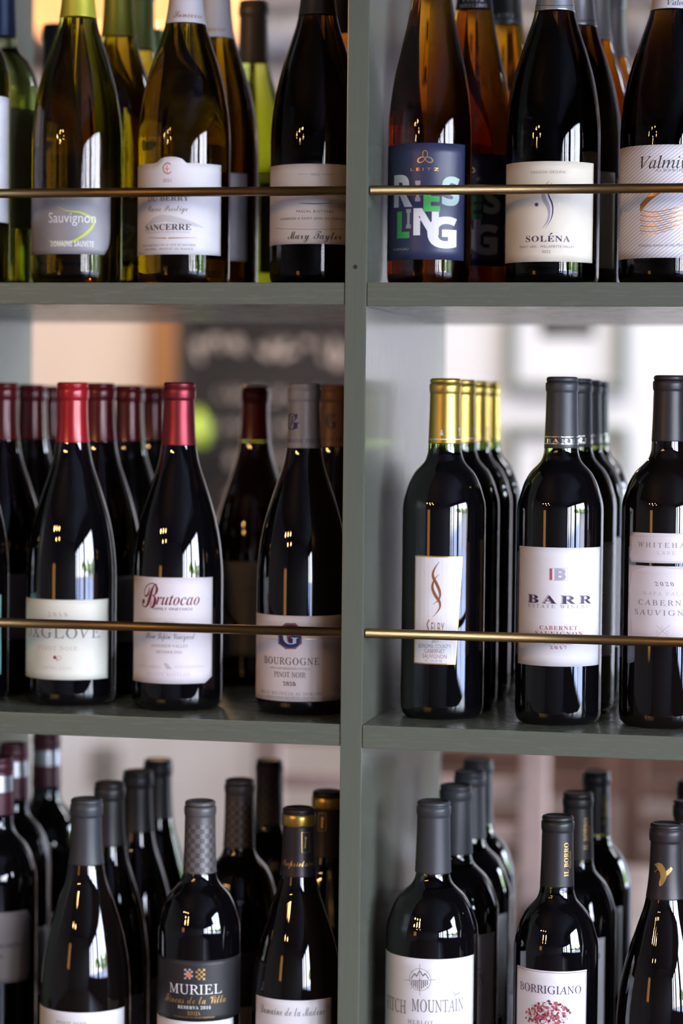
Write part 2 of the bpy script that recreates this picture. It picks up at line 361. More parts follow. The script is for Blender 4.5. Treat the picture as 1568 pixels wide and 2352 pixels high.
def cap_mesh(kind, R, H, L, mats, screw=False, bands=(), thick=0.0):
    k = ('c', kind, R, H, round(L, 1), tuple(m.name for m in mats), screw, bands, thick)
    if k in _cache: return _cache[k]
    mb = MB(); zb = H-L; g = .28+thick; lip = 14.9 if kind != 'bordeaux' else 14.3; lip += thick
    nr = lambda z: neck_r(kind, R, H, z)+g
    zl = H-15 if kind != 'bordeaux' else H-12.5
    pts = [(neck_r(kind, R, H, zb)-.3, zb), (nr(zb), zb+.05)]
    z = zb
    while z < zl-4: pts.append((nr(z+1), z+1)); z += max(2.5, (zl-zb)/14)
    if screw:
        pts += [(nr(zl), zl-6)]
        for i in range(3): zz = zl-4+i*3; pts += [(lip-.9, zz), (lip-.2, zz+.8), (lip-.2, zz+1.8), (lip-.9, zz+2.4)]
        pts += [(lip, H-6), (lip, H-1.5), (lip-.8, H-.2)]
    else:
        pts += [(nr(zl)-.1, zl-2), (nr(zl)-.1, zl-.9), (lip-.35, zl-.2), (lip, zl+1.2), (lip+.1, (zl+H)/2-1.5), (lip, H-5.4), (lip-1.1, H-4.6), (lip-1.15, H-4.0), (lip-.5, H-3.2), (lip-.7, H-1.4), (lip-1.5, H-.4), (lip-2.4, H)]
    pts += [(lip-3.2, H-.15), (lip-4, H-1.0), (5, H-1.1), (0, H-1.1)]
    mb.lathe(pts, 56)
    me = mb.mesh('capsule', mats)
    for p in me.polygons:
        zz = p.center.z/S
        for (a, b, mi) in bands:
            if a <= zz <= b: p.material_index = mi
    _cache[k] = me; return me
class Bottle:
    def __init__(s, label, kind, R, H, shelf, X, Y, gm, cap, capL, group=None, screw=False, bands=(), thick=0.0, rz=0.0):
        s.R, s.H, s.kind, s.shelf, s.X, s.Y = R, H, kind, shelf, X, Y
        e = Vector((CAM.x-X, CAM.y-Y, 0)).normalized(); s.phi = math.atan2(e.x, -e.y)+rz
        s.e = e; s.root = thing('wine_bottle', label, 'bottle', (X, Y, shelf), s.phi, group)
        put('body', body_mesh(kind, R, H, gm), s.root)
        if cap:
            mats = [CAPM[c] for c in (cap if isinstance(cap, tuple) else (cap,))]
            s.cap = put('capsule', cap_mesh(kind, R, H, capL, mats, screw, bands, thick), s.root)
    def mapper(s, R=None):
        R = R or s.R; ax = Vector((s.X, s.Y)); ex = Vector((math.cos(s.phi), math.sin(s.phi))); ey = Vector((math.sin(s.phi), -math.cos(s.phi)))
        def f(px, py):
            d = ray(px, py); o = Vector((CAM.x, CAM.y))-ax; D = Vector((d.x, d.y))
            a = D.dot(D); b = 2*o.dot(D); c = o.dot(o)-R*R; q = b*b-4*a*c
            t = (-b-math.sqrt(q))/(2*a) if q > 0 else -b/(2*a)
            p = o+D*t; th = math.atan2(p.dot(ex), p.dot(ey)); return (R*th, CAM.z+d.z*t-s.shelf)
        return f
    def label(s, l, r, cx, top, bot, m, uL=None, uR=None, zT=None, zB=None, name='label', **k):
        """paper label: l, r, top, bot in photo pixels (None = runs on round the bottle)"""
        f = s.mapper(); zt = f(cx, top)[1]; zb = f(cx, bot)[1]
        a = -s.R*1.95 if l is None else f(l, (top+bot)/2)[0]; b = s.R*1.95 if r is None else f(r, (top+bot)/2)[0]
        return s.label_uz(a, b, zb, zt, m, uL, uR, zT, zB, name, **k)
    def label_uz(s, a, b, zb, zt, m, uL=None, uR=None, zT=None, zB=None, name='label', **k):
        nu, nv = 30, 12; mb = MB(); vs = []; fs = []; R = s.R+.16
        for i in range(nu+1):
            q = i/nu
            for j in range(nv+1):
                t = j/nv; aa = a+(uL(t) if uL else 0); bb = b+(uR(t) if uR else 0)
                z0 = zb+(zB(q) if zB else 0); z1 = zt+(zT(q) if zT else 0)
                th = (aa+(bb-aa)*q)/s.R; vs.append((R*math.sin(th), -R*math.cos(th), z0+(z1-z0)*t))
        for i in range(nu):
            for j in range(nv): o = i*(nv+1)+j; fs.append((o, o+nv+1, o+nv+2, o+1))
        mb.add(vs, fs, 0, True)
        inn = [(x*(s.R+.02)/R, y*(s.R+.02)/R, z) for x, y, z in vs]; ring = [i*(nv+1) for i in range(nu+1)]+[nu*(nv+1)+j for j in range(1, nv+1)]+[i*(nv+1)+nv for i in range(nu-1, -1, -1)]+[j for j in range(nv-1, 0, -1)]
        ev = [vs[i] for i in ring]+[inn[i] for i in ring]; n = len(ring)
        mb.add(ev, [(i, n+i, n+(i+1) % n, (i+1) % n) for i in range(n)], 0)
        s.lab = mb.build(name, m, s.root, **k); return s.lab
    def print(s, parent=None, R=None, taper=False):
        p = Print(s.mapper(R), R or s.R, (lambda z: neck_r(s.kind, s.R, s.H, z)+.3) if taper else None); p.parent = parent or s.lab; return p
def done(p, name='lettering'): return put(name, p.mesh(name), p.parent)
def share(src, dst):
    """gives a bottle of the same kind copies of the label, the lettering and the capsule print of the front one"""
    for ch in list(src.root.children):
        if ch.name.split('.')[0] in ('body', 'capsule'):
            if ch.name.split('.')[0] == 'capsule':
                for g in ch.children:
                    c = g.copy(); col.objects.link(c); c.parent = dst.cap
            continue
        c = ch.copy(); col.objects.link(c); c.parent = dst.root
        for g in ch.children:
            d = g.copy(); col.objects.link(d); d.parent = c

Z1, Z2, Z3 = 0.0, -379.0, -758.0

# ================================================================ THE SETTING
W_WHITE = mat('wall_white', (.67, .655, .65), .7, noise=.03, nscale=3); W_CREAM_LAMPLIT = mat('wall_cream_lamplit', (.66, .52, .41), .7, noise=.04, nscale=3)  # warm lamp tint is put into the colour of the cream wall
W_GREY = mat('wall_grey_mauve', (.21, .185, .195), .7, noise=.05, nscale=2)
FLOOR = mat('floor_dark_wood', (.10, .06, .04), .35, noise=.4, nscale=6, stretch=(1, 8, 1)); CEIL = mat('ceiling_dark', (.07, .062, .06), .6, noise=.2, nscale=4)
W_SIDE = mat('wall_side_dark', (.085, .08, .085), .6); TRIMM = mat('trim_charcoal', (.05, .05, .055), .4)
def structure(name, mb, m): return mb.build(name, m, None, kind='structure')
x0, x1, y0, y1, z0, z1 = (ROOM[k] for k in ('x0', 'x1', 'y0', 'y1', 'z0', 'z1'))
structure('floor', MB().box(x0, x1, y0, y1, z0-60, z0), FLOOR)
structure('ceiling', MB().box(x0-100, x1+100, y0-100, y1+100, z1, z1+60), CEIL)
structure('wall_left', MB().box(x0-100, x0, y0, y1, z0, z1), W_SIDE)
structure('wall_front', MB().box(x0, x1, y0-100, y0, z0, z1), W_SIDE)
xb = on_y(340, 900, y1).x
mb = MB().box(xb, x1, y1, y1+100, z0, 330, 0).box(x0, xb, y1, y1+100, z0, 330, 1).box(x0, x1, y1, y1+100, 330, z1, 2)
structure('wall_back', mb, [W_WHITE, W_CREAM_LAMPLIT, W_GREY])
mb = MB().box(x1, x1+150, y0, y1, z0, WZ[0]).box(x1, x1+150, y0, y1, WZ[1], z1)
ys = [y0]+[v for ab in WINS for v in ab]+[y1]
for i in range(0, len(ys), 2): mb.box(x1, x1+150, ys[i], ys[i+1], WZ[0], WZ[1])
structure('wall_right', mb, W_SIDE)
for n, (a, b) in enumerate(WINS):
    wmb = MB()
    for (ya, yb, za, zb) in ((a, a+45, *WZ), (b-45, b, *WZ), (a, b, WZ[0], WZ[0]+45), (a, b, WZ[1]-45, WZ[1]), ((a+b)/2-18, (a+b)/2+18, *WZ)):
        wmb.box(x1-10, x1+60, ya, yb, za, zb)
    structure('window_%d' % (n+1), wmb, TRIMM)
# unseen fill panels, added on the ceiling to brighten the back room
for i, xx in enumerate((-2600, -1300, 0, 1300, 2500)):
    t = thing('ceiling_fill', 'added unseen ceiling fill panel over the back of the room, %s from the left' % ('first', 'second', 'third', 'fourth', 'fifth')[i], 'light', (xx, 2350, z1))
    MB().box(-420, 420, -170, 170, -22, 0, bev=3).build('housing', TRIMM, t); MB().box(-395, 395, -145, 145, -26, -22).build('diffuser', mat('fill_glow', (.9, .9, .9), .5, emit=(1, .97, .95, 6)), t)
    L = bpy.data.lights.new('fill_light', 'AREA'); L.shape = 'RECTANGLE'; L.size = .78; L.size_y = .28; L.energy = 17; L.color = (.94, .97, 1)
    lo = bpy.data.objects.new('fill_light', L); col.objects.link(lo); lo.parent = t; lo.location = (0, 0, -.03); lo.rotation_euler = (math.radians(12), 0, 0)
# street outside the windows
structure('street', MB().box(x1+200, 60000, -40000, 40000, -1760, -1700), mat('pavement', (.46, .45, .49), .8, noise=.15, nscale=.6))
leaf = mat('tree_leaves', (.20, .30, .03), .6, noise=.5, nscale=3)
bark = mat('tree_bark', (.08, .05, .03), .8)
def tree(x, y, h, i, where):
    t = thing('tree', 'leafy street tree outside the windows, %s' % where, 'tree', (x, y, -1700))
    MB().tube([(0, 0, 0), (60, 20, h*.5), (0, 0, h*.7)], [130, 90, 60], 8).build('trunk', bark, t)
    bm = bmesh.new(); rnd = random.Random(i)
    for k in range(10):
        M = Matrix.Translation((rnd.uniform(-.3, .3)*h, rnd.uniform(-.35, .35)*h, h*rnd.uniform(.5, .95)))@Matrix.Scale(h*rnd.uniform(.16, .26), 4)
        r = bmesh.ops.create_icosphere(bm, subdivisions=2, radius=1, matrix=M)
        for v in r['verts']: v.co += Vector((rnd.gauss(0, 1), rnd.gauss(0, 1), rnd.gauss(0, 1)))*h*.018
    bm.verts.index_update(); mb = MB().add([v.co for v in bm.verts], [[v.index for v in f.verts] for f in bm.faces]); bm.free(); mb.build('foliage', leaf, t)
for i, (x, y, h) in enumerate(((17000, -9500, 3300), (19500, -5500, 3000), (22000, -17000, 3800), (26000, -26000, 4200), (8500, 3600, 3100), (9500, 8200, 3300), (14500, 13500, 3600), (15500, 900, 2900))):
    tree(x, y, h, i, ('opposite the front of the room', 'left of the tallest', 'beyond the car park', 'farthest up the street', 'nearest the back windows', 'beside the back windows', 'behind the back windows', 'between front and back windows')[i])
bl = thing('building', 'low pale building across the street', 'building', (30000, -11000, -1700))
MB().box(-2000, 2000, -5000, 3500, 0, 3300).build('walls', mat('building_stucco', (.55, .48, .42), .8), bl)
MB().box(-2150, 2150, -5150, 3650, 3300, 3500).build('roof', mat('building_roof', (.16, .1, .08), .8), bl)
for k in range(5): MB().box(-2030, -1990, -4500+k*1600, -3500+k*1600, 1000, 2300).build('window', mat('building_window', (.05, .06, .08), .2), bl)

# lower white panelling on the back wall
for k in range(9):
    xa = x0+700+k*330; MB().box(xa, xa+318, y1-14, y1, z0+120, -660, bev=3).build('wall_panel', mat('panel_white', (.80, .80, .83), .5), bpy.data.objects['wall_back'])
structure('trim_back', MB().box(x0, on_y(900, 900, y1).x, y1-26, y1, -660, -625, bev=4), mat('trim_white', (.8, .8, .82), .45))
a, b = on_y(352, 900, y1).x, on_y(412, 900, y1).x
structure('trim_wood', MB().box(a, b, y1-40, y1, -625, z1, bev=4), mat('wood_stained', (.30, .13, .045), .45, noise=.3, nscale=8, stretch=(6, 6, .6)))
# outlet
q = on_y(240, 1760, y1-14); ot = thing('wall_outlet', 'small grey wall outlet on the white panelling', 'outlet', (q.x, y1-14, q.z))
MB().box(-38, 38, -8, 0, -50, 50, bev=2).build('cover_plate', mat('outlet_plastic', (.35, .34, .33), .5), ot)
for s_ in (-1, 1): MB().box(-14, 14, -11, -8, s_*22-12, s_*22+12, bev=1).build('socket', mat('outlet_dark', (.12, .12, .12), .5), ot)

# ---------------------------------------------------------------- chalkboard
a = on_y(417, 900, y1-30).x; b = on_y(960, 900, y1-30).x
cb = thing('chalkboard', 'large black chalkboard menu with rows of white hand lettering on the back wall', 'chalkboard', ((a+b)/2, y1, 0))
hw = (b-a)/2; zt, zb_ = 300, -640
MB().box(-hw, hw, -24, 0, zb_, zt).build('board', mat('slate_black', (.022, .018, .017), .75, spec=.2, noise=.3, nscale=4), cb)
for nm, bx in (('frame', (-hw-20, -hw+15)), ('frame', (hw-15, hw+20))): MB().box(bx[0], bx[1], -34, 0, zb_-15, zt+15, bev=4).build(nm, mat('frame_black', (.03, .028, .028), .4), cb)
for zz in (zb_, zt): MB().box(-hw-20, hw+20, -34, 0, zz-16, zz+16, bev=4).build('frame', mat('frame_black', (.03, .028, .028), .4), cb)
chalk = mat('chalk', (.50, .40, .34), .8)
def flat_text(t, style, x, z, wd, h, y, m, parent, name='lettering'):
    vs, fs = text2d(t, style); MB().add([(x+vx*wd, y, z+vy*h) for vx, vy in vs], fs).build(name, m, parent)
def scrawl(x, z, wd, h, y, seed, name='chalk_line'):
    rnd = random.Random(seed); mb = MB(); px_ = x-wd/2
    while px_ < x+wd/2:
        n = rnd.randint(3, 7)
        for k in range(n):
            lw = h*rnd.uniform(.45, .7); P = [Vector((px_+rnd.uniform(0, 1)*lw, z+rnd.uniform(0, 1)*h)) for _ in range(4)]; P = smooth2(P, 4); w_ = h*.085
            for a, b in zip(P, P[1:]):
                t = (b-a).normalized() if (b-a).length > 1e-6 else Vector((1, 0)); q = Vector((-t.y, t.x))*w_
                mb.add([(a.x-q.x, y, a.y-q.y), (b.x-q.x, y, b.y-q.y), (b.x+q.x, y, b.y+q.y), (a.x+q.x, y, a.y+q.y)], [(0, 1, 2, 3)])
            px_ += lw*1.12
            if px_ > x+wd/2: break
        px_ += h*.5
    mb.build(name, chalk, cb, kind='stuff')
scrawl(-20, -5, 560, 62, -25.5, 1)
for k in range(7): scrawl((10, -20, 30, 0, -30, 20, 0)[k], -92-k*74, (420, 380, 400, 330, 380, 300, 330)[k], 30, -25.5, k+5)
q = on_y(452, 1022, y1-70); sh = thing('wall_ledge', 'narrow dark ledge fixed in front of the chalkboard', 'ledge', (q.x, y1-24, q.z-9))
MB().box(-45, 60, -85, -10, 0, 8, bev=1).build('board', mat('frame_black', (.03, .028, .028), .4), sh); MB().box(-20, 20, -40, -10, -40, 0, bev=2).build('bracket', mat('frame_black', (.03, .028, .028), .4), sh)
vz = thing('vase', 'small lime green vase standing on the ledge before the chalkboard', 'vase', (q.x, y1-74, q.z))
MB().lathe(prof_smooth([(0, 0), (20, 0), (26, 8), (31, 28), (28, 50), (18, 68), (11, 76), (13, 84)], 3)+[(10, 82), (8, 60), (0, 55)], 32).build('body', mat('glaze_lime', (.38, .5, .04), .25), vz)

# ---------------------------------------------------------------- framed pictures on the white wall
art = mat('print_grey', (.07, .07, .06), .7, noise=.9, nscale=14)
def picture(l, r, t, b, label, pic):
    A = on_y(l, t, y1); B = on_y(r, b, y1); cx = (A.x+B.x)/2; cz = (A.z+B.z)/2; hw = (B.x-A.x)/2; hh = (A.z-B.z)/2
    o = thing('picture_frame', label, 'picture', (cx, y1, cz)); fm = mat('frame_sage', (.17, .18, .155), .5)
    for (xa, xc, za, zc) in ((-hw, -hw+26, -hh, hh), (hw-26, hw, -hh, hh), (-hw+26, hw-26, hh-26, hh), (-hw+26, hw-26, -hh, -hh+26)): MB().box(xa, xc, -30, 0, za, zc, bev=2).build('frame_bar', fm, o)
    MB().box(-hw+26, hw-26, -10, 0, -hh+26, hh-26).build('mat_board', mat('mat_board', (.66, .65, .64), .7), o)
    MB().box(pic[0], pic[1], -12, -10, pic[2], pic[3]).build('picture', art, o)
picture(1165, 1440, 640, 905, 'framed grey print with wide white mat on the white wall, upper one', (-60, 62, -5, 110))
picture(1165, 1440, 975, 1260, 'framed grey print with wide white mat on the white wall, lower one', (-60, 62, -50, 60))

# ---------------------------------------------------------------- duct high on the back wall
q = on_y(1200, 75, 3100); d_ = thing('air_duct', 'round grey metal air duct running high along the back wall', 'duct', (0, 3100, q.z))
dm = mat('duct_metal', (.16, .135, .125), .45, .7)
for k in range(6): MB().tube([(-2700+k*900, 0, 0), (-2700+k*900+890, 0, 0)], 68, 28).build('pipe_section', dm, d_)
for k in range(5): MB().tube([(-1812+k*900-12, 0, 0), (-1812+k*900+16, 0, 0)], 73, 28).build('joint_ring', dm, d_)
for k in (-2400, -900, 900, 2400): MB().box(k-12, k+12, -4, 4, 60, z1-q.z).build('hanger', dm, d_)

# ---------------------------------------------------------------- pendant lamp (pleated veneer shade) behind the white wines
q = on_y(318, 60, 2050)
lamp = thing('pendant_lamp', 'large glowing pleated wood veneer pendant lamp behind the white wine bottles', 'lamp', (q.x, 2050, q.z))
vm, nt, p = new_mat('veneer_glow'); p.inputs['Base Color'].default_value = (.3, .13, .05, 1); p.inputs['Roughness'].default_value = .6
tc = N(nt, 'ShaderNodeTexCoord'); s_ = N(nt, 'ShaderNodeSeparateXYZ'); nt.links.new(tc.outputs['Object'], s_.inputs[0])
at = N(nt, 'ShaderNodeMath', operation='ARCTAN2'); nt.links.new(s_.outputs[0], at.inputs[0]); nt.links.new(s_.outputs[1], at.inputs[1])
cb_ = N(nt, 'ShaderNodeCombineXYZ'); nt.links.new(at.outputs[0], cb_.inputs[0]); nz = N(nt, 'ShaderNodeTexNoise'); nz.inputs['Scale'].default_value = 14; nt.links.new(cb_.outputs[0], nz.inputs[0])
rp = N(nt, 'ShaderNodeValToRGB'); A_, B_ = rp.color_ramp.elements; A_.position = .35; B_.position = .7; A_.color = (.75, .24, .06, 1); B_.color = (1, .52, .22, 1)
nt.links.new(nz.outputs[0], rp.inputs[0]); nt.links.new(rp.outputs[0], p.inputs['Emission Color']); p.inputs['Emission Strength'].default_value = 1.5
sb = MB(); vs = []; fs = []; n = 96
for i in range(n):
    a = 2*math.pi*i/n; k = 1+.018*(1 if i % 2 else -1)
    for r, z in ((165, -22), (205, 20), (190, 120), (120, 230), (60, 290)): vs.append((r*k*math.cos(a), r*k*math.sin(a), z))
for i in range(n):
    j = (i+1) % n
    for k in range(4): fs.append((i*5+k, j*5+k, j*5+k+1, i*5+k+1))
sb.add(vs, fs); sb.build('shade', vm, lamp)
MB().lathe([(0, -45), (18, -40), (27, -22), (24, -2), (14, 18), (12, 40)], 24).build('bulb', mat('bulb_warm', (1, .8, .5), .5, emit=(1, .6, .28, 14)), lamp)
MB().tube([(0, 0, 40), (0, 0, z1-q.z)], 5, 8).build('cord', TRIMM, lamp)
lp = bpy.data.lights.new('lamp_glow', 'POINT'); lp.energy = 9; lp.color = (1, .62, .32); lp.shadow_soft_size = .06
lo = bpy.data.objects.new('lamp_glow', lp); col.objects.link(lo); lo.parent = lamp; lo.location = (0, 0, -.09)
lp = bpy.data.lights.new('lamp_glow', 'POINT'); lp.energy = 15; lp.color = (1, .66, .36); lp.shadow_soft_size = .06
# the cream wall left of the chalkboard is washed by a wall light out of the picture
wl = thing('wall_lamp', 'small brass wall lamp above the cream wall', 'lamp', (on_y(210, 900, y1).x, y1, 1150))
MB().box(-30, 30, -14, 0, -50, 50, bev=3).build('plate', brass, wl); MB().lathe([(30, -60), (42, -58), (26, 30), (10, 40)], 24, c=(0, -110, 0)).build('shade', brass, wl)
MB().tube([(0, -10, 20), (0, -60, 50), (0, -110, 38)], 5, 8).build('arm', brass, wl)
lo = bpy.data.objects.new('lamp_glow', lp); col.objects.link(lo); lo.parent = wl; lo.location = (0, -.11, -.1)

# ---------------------------------------------------------------- small pendants and an added glowing drum on the camera's side of the room (seen as reflections)
gl = mat('bulb_small', (1, .75, .4), .5, emit=(1, .55, .2, 260))
for i, (x, y, z) in enumerate(((-1500, -2300, 640), (-1750, -2900, 560), (-1250, -2600, 720), (-1650, -1900, 520), (-1350, -3300, 660))):
    t = thing('bare_bulb', 'bare warm bulb on a cord, %s of five over the bar' % ('first', 'second', 'third', 'fourth', 'fifth')[i], 'lamp', (x, y, z))
    MB().lathe([(0, -40), (16, -34), (24, -14), (20, 6), (11, 22), (11, 36)], 16).build('bulb', gl, t)
    MB().tube([(0, 0, 34), (0, 0, z1-z)], 4, 6).build('cord', TRIMM, t)
amber_drum = thing('added_amber_drum', 'tall added amber glow drum on the camera side of the room', 'lamp', (-1620, -2380, z0))  # unseen glow, added to lay an amber streak on the bottles
MB().lathe([(0, 0), (160, 0), (160, 12), (20, 24), (0, 24)], 32).build('base', TRIMM, amber_drum); MB().tube([(0, 0, 20), (0, 0, 970)], 14, 10).build('pole', TRIMM, amber_drum)
MB().lathe([(170, 950), (172, 952), (172, 1480), (170, 1482), (168, 1480), (168, 952), (170, 950)], 40).build('glow_sleeve', mat('glow_amber', (.5, .25, .08), .6, emit=(1, .42, .1, 2.3)), amber_drum)

# ---------------------------------------------------------------- ladder-back chairs and tables (seen through the lower right bay)
wood = mat('chair_wood', (.12, .062, .045), .28, noise=.35, nscale=14, stretch=(3, 3, .6), coat=.4); wood2 = mat('table_wood', (.31, .24, .205), .3, noise=.3, nscale=9, stretch=(1, 6, 1), coat=.4)
lightwood = mat('chair_wood_light', (.50, .36, .33), .35, noise=.2, nscale=10, coat=.3)
def chair(px, Y, rz, label, m):
    q = on_y(px, 1800, Y); t = thing('ladder_back_chair', label, 'chair', (q.x, Y, z0), rz)
    for s_ in (-1, 1):
        MB().box(s_*200-20, s_*200+20, -18, 18, 0, 1010, bev=5).build('back_post', m, t)
        MB().box(s_*190-18, s_*190+18, 382, 418, 0, 440, bev=4).build('leg', m, t)
    for k in range(6): MB().box(-182, 182, -9, 9, 605+k*69, 630+k*69, bev=3).build('slat', m, t)
    MB().box(-215, 215, -15, 430, 440, 470, bev=8).build('seat', m, t)
    for zz in (180, 320): MB().box(-180, 180, 385, 410, zz, zz+25, bev=3).build('stretcher', m, t)
chair(920, 1500, math.radians(3), 'pale pinkish ladder-back chair just behind the gap in the shelf', lightwood)
chair(1700, 2440, math.radians(-6), 'dark red-brown ladder-back chair beside the far table', wood)
chair(1135, 2450, math.radians(176), 'red-brown ladder-back chair facing away at the far wall', wood)
def table(px, Y, w_, d, label, h=740):
    q = on_y(px, 1800, Y); t = thing('dining_table', label, 'table', (q.x, Y, z0))
    MB().box(-w_, w_, -d, d, h-30, h, bev=5).build('table_top', wood2, t)
    MB().tube([(0, 0, 20), (0, 0, h-30)], 35, 16).build('pedestal', TRIMM, t); MB().lathe([(0, 0), (230, 0), (230, 12), (40, 30), (0, 30)], 32).build('base', TRIMM, t)
    return t, q
t1, q1 = table(1830, 1450, 330, 300, 'brown wooden table seen between the bottles at lower right'); table(2500, 2200, 300, 300, 'long wooden table near the back wall')
q2 = on_y(1400, 1800, 3150); sbd = thing('sideboard', 'long brown wooden sideboard against the back wall', 'sideboard', (q2.x+120, 3140, z0))
for nm, bb in (('body', (-640, 640, -230, 230, 80, 850)), ('top', (-665, 665, -245, 235, 850, 885))): MB().box(*bb, bev=4).build(nm, wood2, sbd)
for k in range(4):
    dr = MB().box(-625+k*315, -325+k*315, -242, -231, 100, 640, bev=3).build('door', mat('door_wood', (.25, .185, .155), .35, noise=.3, nscale=9), sbd); MB().box(-350+k*315, -340+k*315, -256, -242, 340, 440, bev=2).build('handle', brass, dr)
    dr = MB().box(-625+k*315, -325+k*315, -242, -231, 660, 835, bev=3).build('drawer', wood, sbd); MB().box(-525+k*315, -425+k*315, -256, -242, 745, 755, bev=2).build('handle', brass, dr)
mn = thing('menu_stack', 'small white card menus lying on the nearer table', 'menu', (q1.x-120, 1780, z0+740))
MB().box(-70, 70, -50, 50, 0, 14, bev=1).build('card', mat('menu_white', (.75, .8, .85), .4), mn)
gj = thing('glass_jar', 'clear glass jar on the nearer table', 'jar', (q1.x+30, 1760, z0+740))
MB().lathe([(0, 0), (40, 0), (44, 6), (44, 95), (36, 108), (36, 118), (32, 118), (32, 106), (40, 92), (40, 8), (0, 5)], 32).build('body', mat('jar_white', (.6, .72, .75), .2), gj)

# ================================================================ THE SHELVING
unit = thing('shelving_unit', 'grey-green painted open shelving unit with square bays full of wine bottles', 'shelves', (0, 0, z0))
DEP = 440; PITCH_X = 447
def P3(x_0, x_1, y_0, y_1, za, zb, nm, m, **k): MB().box(x_0, x_1, y_0, y_1, za-z0, zb-z0, bev=1.1).build(nm, m, unit, **k)
tops = [-1137, Z3, Z2, Z1, 379]
for k in range(-2, 3): P3(-19+k*PITCH_X, k*PITCH_X, 0, DEP, z0, 860, 'divider', paint_v)
for k in range(-2, 2):
    for t in tops+[-1500]:
        P3(k*PITCH_X+.4, (k+1)*PITCH_X-19.4, .8 if k % 2 else 0, DEP-8, t-19-(1.2 if k >= 0 else 0), t-(1.2 if k >= 0 and t not in (Z1, Z2, Z3) else 0), 'shelf_board', paint_h)
P3(-19-2*PITCH_X-10, 2*PITCH_X+10, -10, DEP+10, 860, 885, 'top_board', paint_h)
for k in range(-2, 2):
    for t in tops[:-1]:
        MB().tube([(k*PITCH_X+1.5, 8, t+78.6-z0), ((k+1)*PITCH_X-20, 8, t+78.6-z0)], 4.1, 20).build('guard_rail', brass, unit, **({'label': 'thin aged brass guard rail'}))

q = on_y(816, 613, 0); MB().lathe([(0, 0), (1.1, 0), (1.6, .25), (1.9, 0)], 12).build('nail_hole', mat('hole_dark', (.012, .014, .012), .7), unit).matrix_local = Matrix.Translation((q.x*S, -.0003, (q.z-z0)*S))@Matrix.Rotation(math.pi/2, 4, 'X')
# ================================================================ THE BOTTLES
DG_A = dark_glass('dark_glass_gap_yellow', 238, (.75, .62, .05)); DG_B = dark_glass('dark_glass_gap_green', 232, (.45, .62, .10)); DG = dark_glass('dark_glass', 400); DGR = dark_glass('dark_glass_red', 236, (.6, .6, .08), (.012, .0015, .002))
DG_N = dark_glass('dark_glass_brownish', 400, wine=(.004, .0028, .0026))
ORD = ['', 'second', 'third', 'fourth']
# ---- row 1, left bay
def capz(X, Y, px, py):      # height over the shelf of a pixel on the bottle's axis plane
    d = ray(px, py); t = ((X-CAM.x)*_f.x+(Y-CAM.y)*_f.y)/(d.x*_f.x+d.y*_f.y); return CAM.z+d.z*t
q = on_y(-72, 500, 70)
b = Bottle('pale glass wine bottle with plain white label, cut by the left frame edge', 'bordeaux', 37.5, 302, Z1, q.x, 70, G_PALE, 'navy', 62)
b.label(None, 21, -30, 217, 508, P_WHITE)
q = on_y(1, 400, 165)
b = Bottle('pale green glass white wine bottle with navy capsule, second from the left edge', 'bordeaux', 37, 300, Z1, q.x, 165, G_PALE, 'navy', 60)
b.label(None, None, 10, 246, 524, P_TRANS)
q = on_y(177, 500, 78)
zc = capz(q.x, 78, 180, 43)
sv = b = Bottle('olive glass sauvignon bottle with lime yellow capsule and grey label with yellow swoosh', 'burgundy', 41, 305, Z1, q.x, 78, G_OLIVE, 'lime', 305-zc, group='grey-labelled sauvignon bottles')
b.label(None, 253, 165, 434, 583, P_GREY, uR=lambda t: -7*(1-min(1, t*3.2))**2.2)
pr = b.print(); pr.line([(144, 432), (144.5, 458)], .7, 'lime')
pr.line([(131, 473), (153, 484), (180, 487), (196, 493), (212, 502), (215.5, 512), (208, 526), (190, 542), (165, 555), (138, 559), (116, 555), (109, 549)], 2.3, 'lime', taper=True)
pr.text('Sauvignon', 166, 511, 107, 23, 'thin', 'white', lift=.38); pr.text('DOMAINE SAUVÈTE', 166, 566, 98, 13, 'bold', 'white', lift=.38); done(pr)
for i, (px, py, cp) in enumerate(((272, 87, 'olive'), (314, 114, 'green'))):
    q = on_z(px, py, Z1+zc); c = Bottle('olive glass sauvignon bottle with %s capsule, %s in line behind the grey-labelled one' % (('dull yellow', 'green')[i], ORD[i+1]), 'burgundy', 41 if i == 0 else 37, 305, Z1, q.x, q.y+i*10, (G_DEEP, G_OLIVE)[i], cp, 305-zc, group='grey-labelled sauvignon bottles'); share(sv, c)
q = on_y(362, 100, 395)
c = Bottle('small green-capped bottle farthest back between the yellow-capped and white-capped bottles', 'burgundy', 35, 278, Z1, q.x, 375, G_OLIVE, 'green', 278-capz(q.x, 375, 362, 143))
q = on_y(122, 100, 330)
c = Bottle('dark-capped olive bottle peeping out behind the lime-capped sauvignon bottle', 'burgundy', 38, 278, Z1, q.x+4, 330, G_DEEP, 'black', 55)

q = on_y(423, 500, 78); zc = capz(q.x, 78, 428, 58)
sn = b = Bottle('olive glass bottle with white capsule and white arched label with mountain drawing', 'burgundy', 41.5, 305, Z1, q.x, 78, G_OLIVE, 'white', 305-zc, group='white-capped bottles on the top shelf')
b.label(None, 507, 415, 374, 584, P_WHITE, zT=lambda s: 5.5*max(0, 1-((s-.58)/.115)**2)**.5 if abs(s-.58) < .115 else 0)
pr = b.print()
for pts, wd in (([(392, 378), (384, 374), (376, 381), (375, 388), (378, 396), (386, 399), (393, 395)], .9),): pr.line(pts, wd, 'rose')
pr.line([(384, 378), (384, 396)], .8, 'orange'); pr.line([(379, 386), (384, 389), (389, 386)], .6, 'orange')
pr.text('2021', 384, 418, 19, 7.5, 'sans', 'grey'); pr.text('DU BERRY', 387, 461, 94, 12, 'serif', 'grey'); pr.text('Cuvee Prestige', 386, 485, 90, 13, 'scriptl', 'grey')
